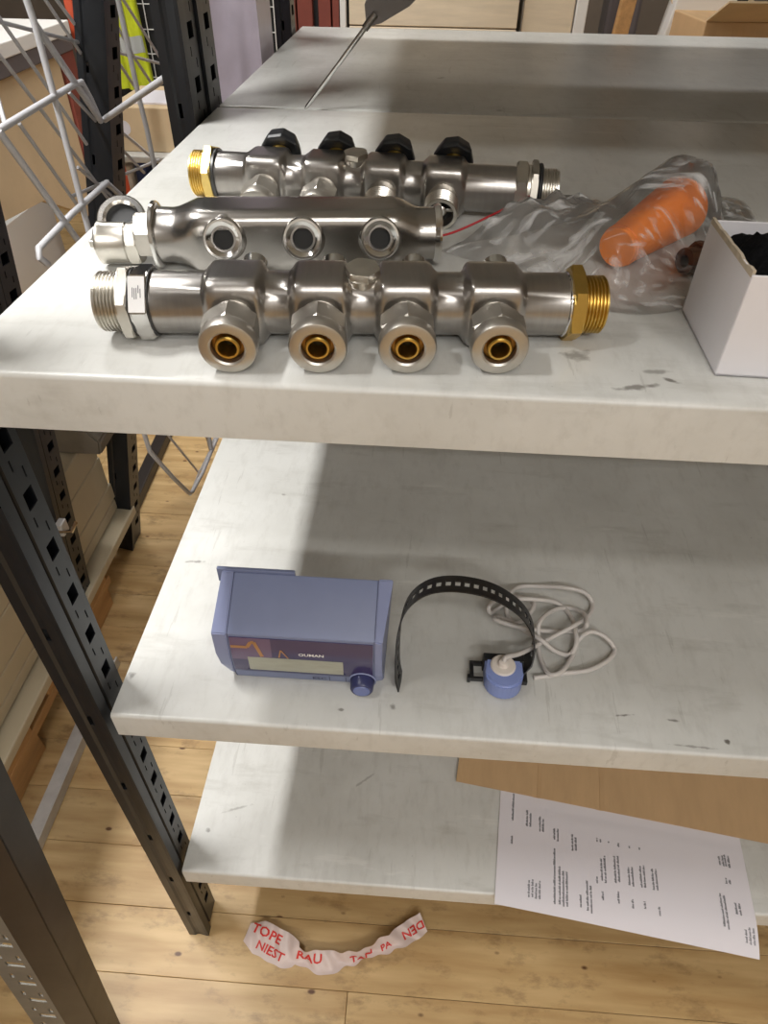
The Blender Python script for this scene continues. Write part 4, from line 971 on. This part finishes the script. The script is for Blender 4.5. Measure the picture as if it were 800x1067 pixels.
# hi-vis vest hanging on the mesh
mp_ = thing('mesh_panel', 'white wire mesh panel standing in front of a black board', 'mesh panel', (-.60, 2.66, 0))
b = BM(); box(b, -.40, .35, .03, .05, 0, 1.5, .002); obj('backing_board', b, 'rubber', mp_)
for k in range(16):
    b = BM(); tube(b, [(-.40+.05*k, 0, .0), (-.40+.05*k, 0, 1.5)], .002, 6); obj('mesh_wire', b, 'white_paint', mp_)
for k in range(20):
    b = BM(); tube(b, [(-.40, .004, .04+.075*k), (.35, .004, .04+.075*k)], .002, 6); obj('mesh_wire', b, 'white_paint', mp_)
vt = thing('safety_vest', 'yellow hi-vis safety vest with grey reflective bands hanging on the mesh panel', 'vest', (-.85, 2.56, .50))
b = BM(); n = 22; g = {}
for i in range(n+1):
    for j in range(n+1):
        u, v = i/n, j/n; wd2 = .066*(.75+.3*(1-v)); g[i, j] = b.verts.new(((u-.5)*2*wd2, -.03*math.cos((u-.5)*PI)+.012*math.sin(u*22+v*3), .05+v*.62))
for i in range(n):
    for j in range(n): b.faces.new((g[i, j], g[i+1, j], g[i+1, j+1], g[i, j+1]))
ex = bmesh.ops.extrude_face_region(b, geom=list(b.faces))
for v in [q for q in ex['geom'] if isinstance(q, bmesh.types.BMVert)]: v.co.y += .02
obj('cloth', b, 'hivis', vt, smooth=60)
for z_ in (.16, .34):
    b = BM(); g = {}
    for i in range(n+1):
        u = i/n
        for j in range(2):
            v = (z_-.05+.05*j)/.62; wd2 = .066*(.75+.3*(1-v)); g[i, j] = b.verts.new(((u-.5)*2*wd2, -.0015-.03*math.cos((u-.5)*PI)+.012*math.sin(u*22+v*3), .05+v*.62))
    for i in range(n): b.faces.new((g[i, 0], g[i+1, 0], g[i+1, 1], g[i, 1]))
    obj('reflective_band', b, 'reflective', vt, smooth=60)
# film-wrapped bundle between the uprights
b = BM(); bmesh.ops.create_grid(b, x_segments=30, y_segments=70, size=.5)
for v in list(b.verts):
    u, q = v.co.x+.5, v.co.y+.5
    v.co = Vector((u*.135, .012*NZ.noise(Vector((u*3, q*6, 2)))+.004*NZ.noise(Vector((u*9, q*24, 5))), q*1.30))
ex = bmesh.ops.extrude_face_region(b, geom=list(b.faces))
for v in [q for q in ex['geom'] if isinstance(q, bmesh.types.BMVert)]: v.co.y += .10
tag(obj('wrapped_panel', b, 'lilac', None, (-.150, .930, .0), smooth=60), 'tall pale lilac film wrapped panel standing between the rear uprights', 'panel')

# ------------------------------------------------------------------ things beyond, behind the rack
YB = 2.20
rk = thing('slatted_locker', 'dark red slatted locker with white edge posts behind the shelves', 'locker', (-.22, YB, 0))
for k, (x0, x1) in enumerate(((.0, .045), (.05, .095), (.113, .150), (.155, .175))):
    b = BM(); box(b, x0, x1, 0, .03, .02, 1.5, .002); obj('slat', b, 'red_brick', rk)
b = BM(); box(b, -.02, .20, .032, .06, .0, 1.52, .002); obj('back_panel', b, 'rubber', rk)
b = BM(); box(b, .178, .196, -.005, .031, .0, 1.52, .002); obj('edge_post', b, 'white_paint', rk)
b = BM(); box(b, -.022, -.004, -.005, .031, .0, 1.52, .002); obj('edge_post', b, 'white_paint', rk)
pw = thing('plank_crate', 'large pale pine plank crate standing behind the shelves', 'crate', (-.015, YB, 0))
for k in range(10):
    b = BM(); box(b, 0, .50, 0, .022, .02+.13*k, .02+.13*k+.127, .002, 1); obj('plank', b, 'wood_pale', pw)
for x in (0, .45):
    b = BM(); box(b, x, x+.05, .023, .45, .0, 1.32, .002); obj('side_frame', b, 'wood_pale', pw)
cb2 = thing('white_cabinet', 'off-white cabinet with narrow door seam beside the pine crate', 'cabinet', (.500, YB+.02, 0))
b = BM(); box(b, 0, .19, .02, .40, 0, 1.4, .003); obj('cabinet_body', b, 'white_paint', cb2)
b = BM(); box(b, .002, .150, .0, .019, .02, 1.38, .003); obj('door', b, 'wood_pale', cb2)
b = BM(); box(b, .154, .188, .0, .019, .02, 1.38, .003); obj('door', b, 'white_paint', cb2)
b = BM(); box(b, -.020, .020, -.02, .02, 0, 1.5, .002); tag(obj('timber_post', b, M['orange'] if False else 'wood_raw', None, (.735, YB, 0), (R(0), R(4), 0)), 'orange pine timber post leaning beside the white cabinet', 'post')
b = BM(); box(b, -.05, .05, -.05, .05, 0, .9, .01); tag(obj('dark_case', b, 'grey_dark', None, (.805, YB+.12, 0)), 'dark case standing between the pine post and the white slab', 'case')
sl = thing('white_slab', 'tall white boxed slab leaning behind the shelves with dark side edge', 'slab', (.78, YB-.05, 0), (0, R(9), 0))
b = BM(); box(b, 0, .165, 0, .08, .0, 1.3, .004); obj('slab_body', b, 'white_paint', sl)
b = BM(); box(b, .166, .196, .004, .076, .0, 1.3, .004); obj('slab_edge', b, 'black_plastic', sl)
for (x, y, w2, d2, h, lab, ang) in ((1.05, 2.05, .24, .26, .86, 'tall brown carton standing behind the right end of the shelves', 5), (1.32, 1.98, .20, .22, .98, 'narrow pale carton next to the tall brown carton', -12)):
    c = thing('carton', lab, 'carton', (x, y, 0), (0, 0, R(ang)), 'cartons behind the shelves')
    b = BM(); box(b, -w2/2, w2/2, -d2/2, d2/2, 0, h, .003); obj('carton_body', b, 'card', c)
    for s_ in (-1, 1):
        b = BM(); prism(b, [(0, 0), (.11, .05), (.108, .054), (-.002, .004)], -w2/2, w2/2, lambda u, v, d: Vector((d, s_*(d2/2-.003+u), h+v))); obj('flap', b, 'card_pale', c)
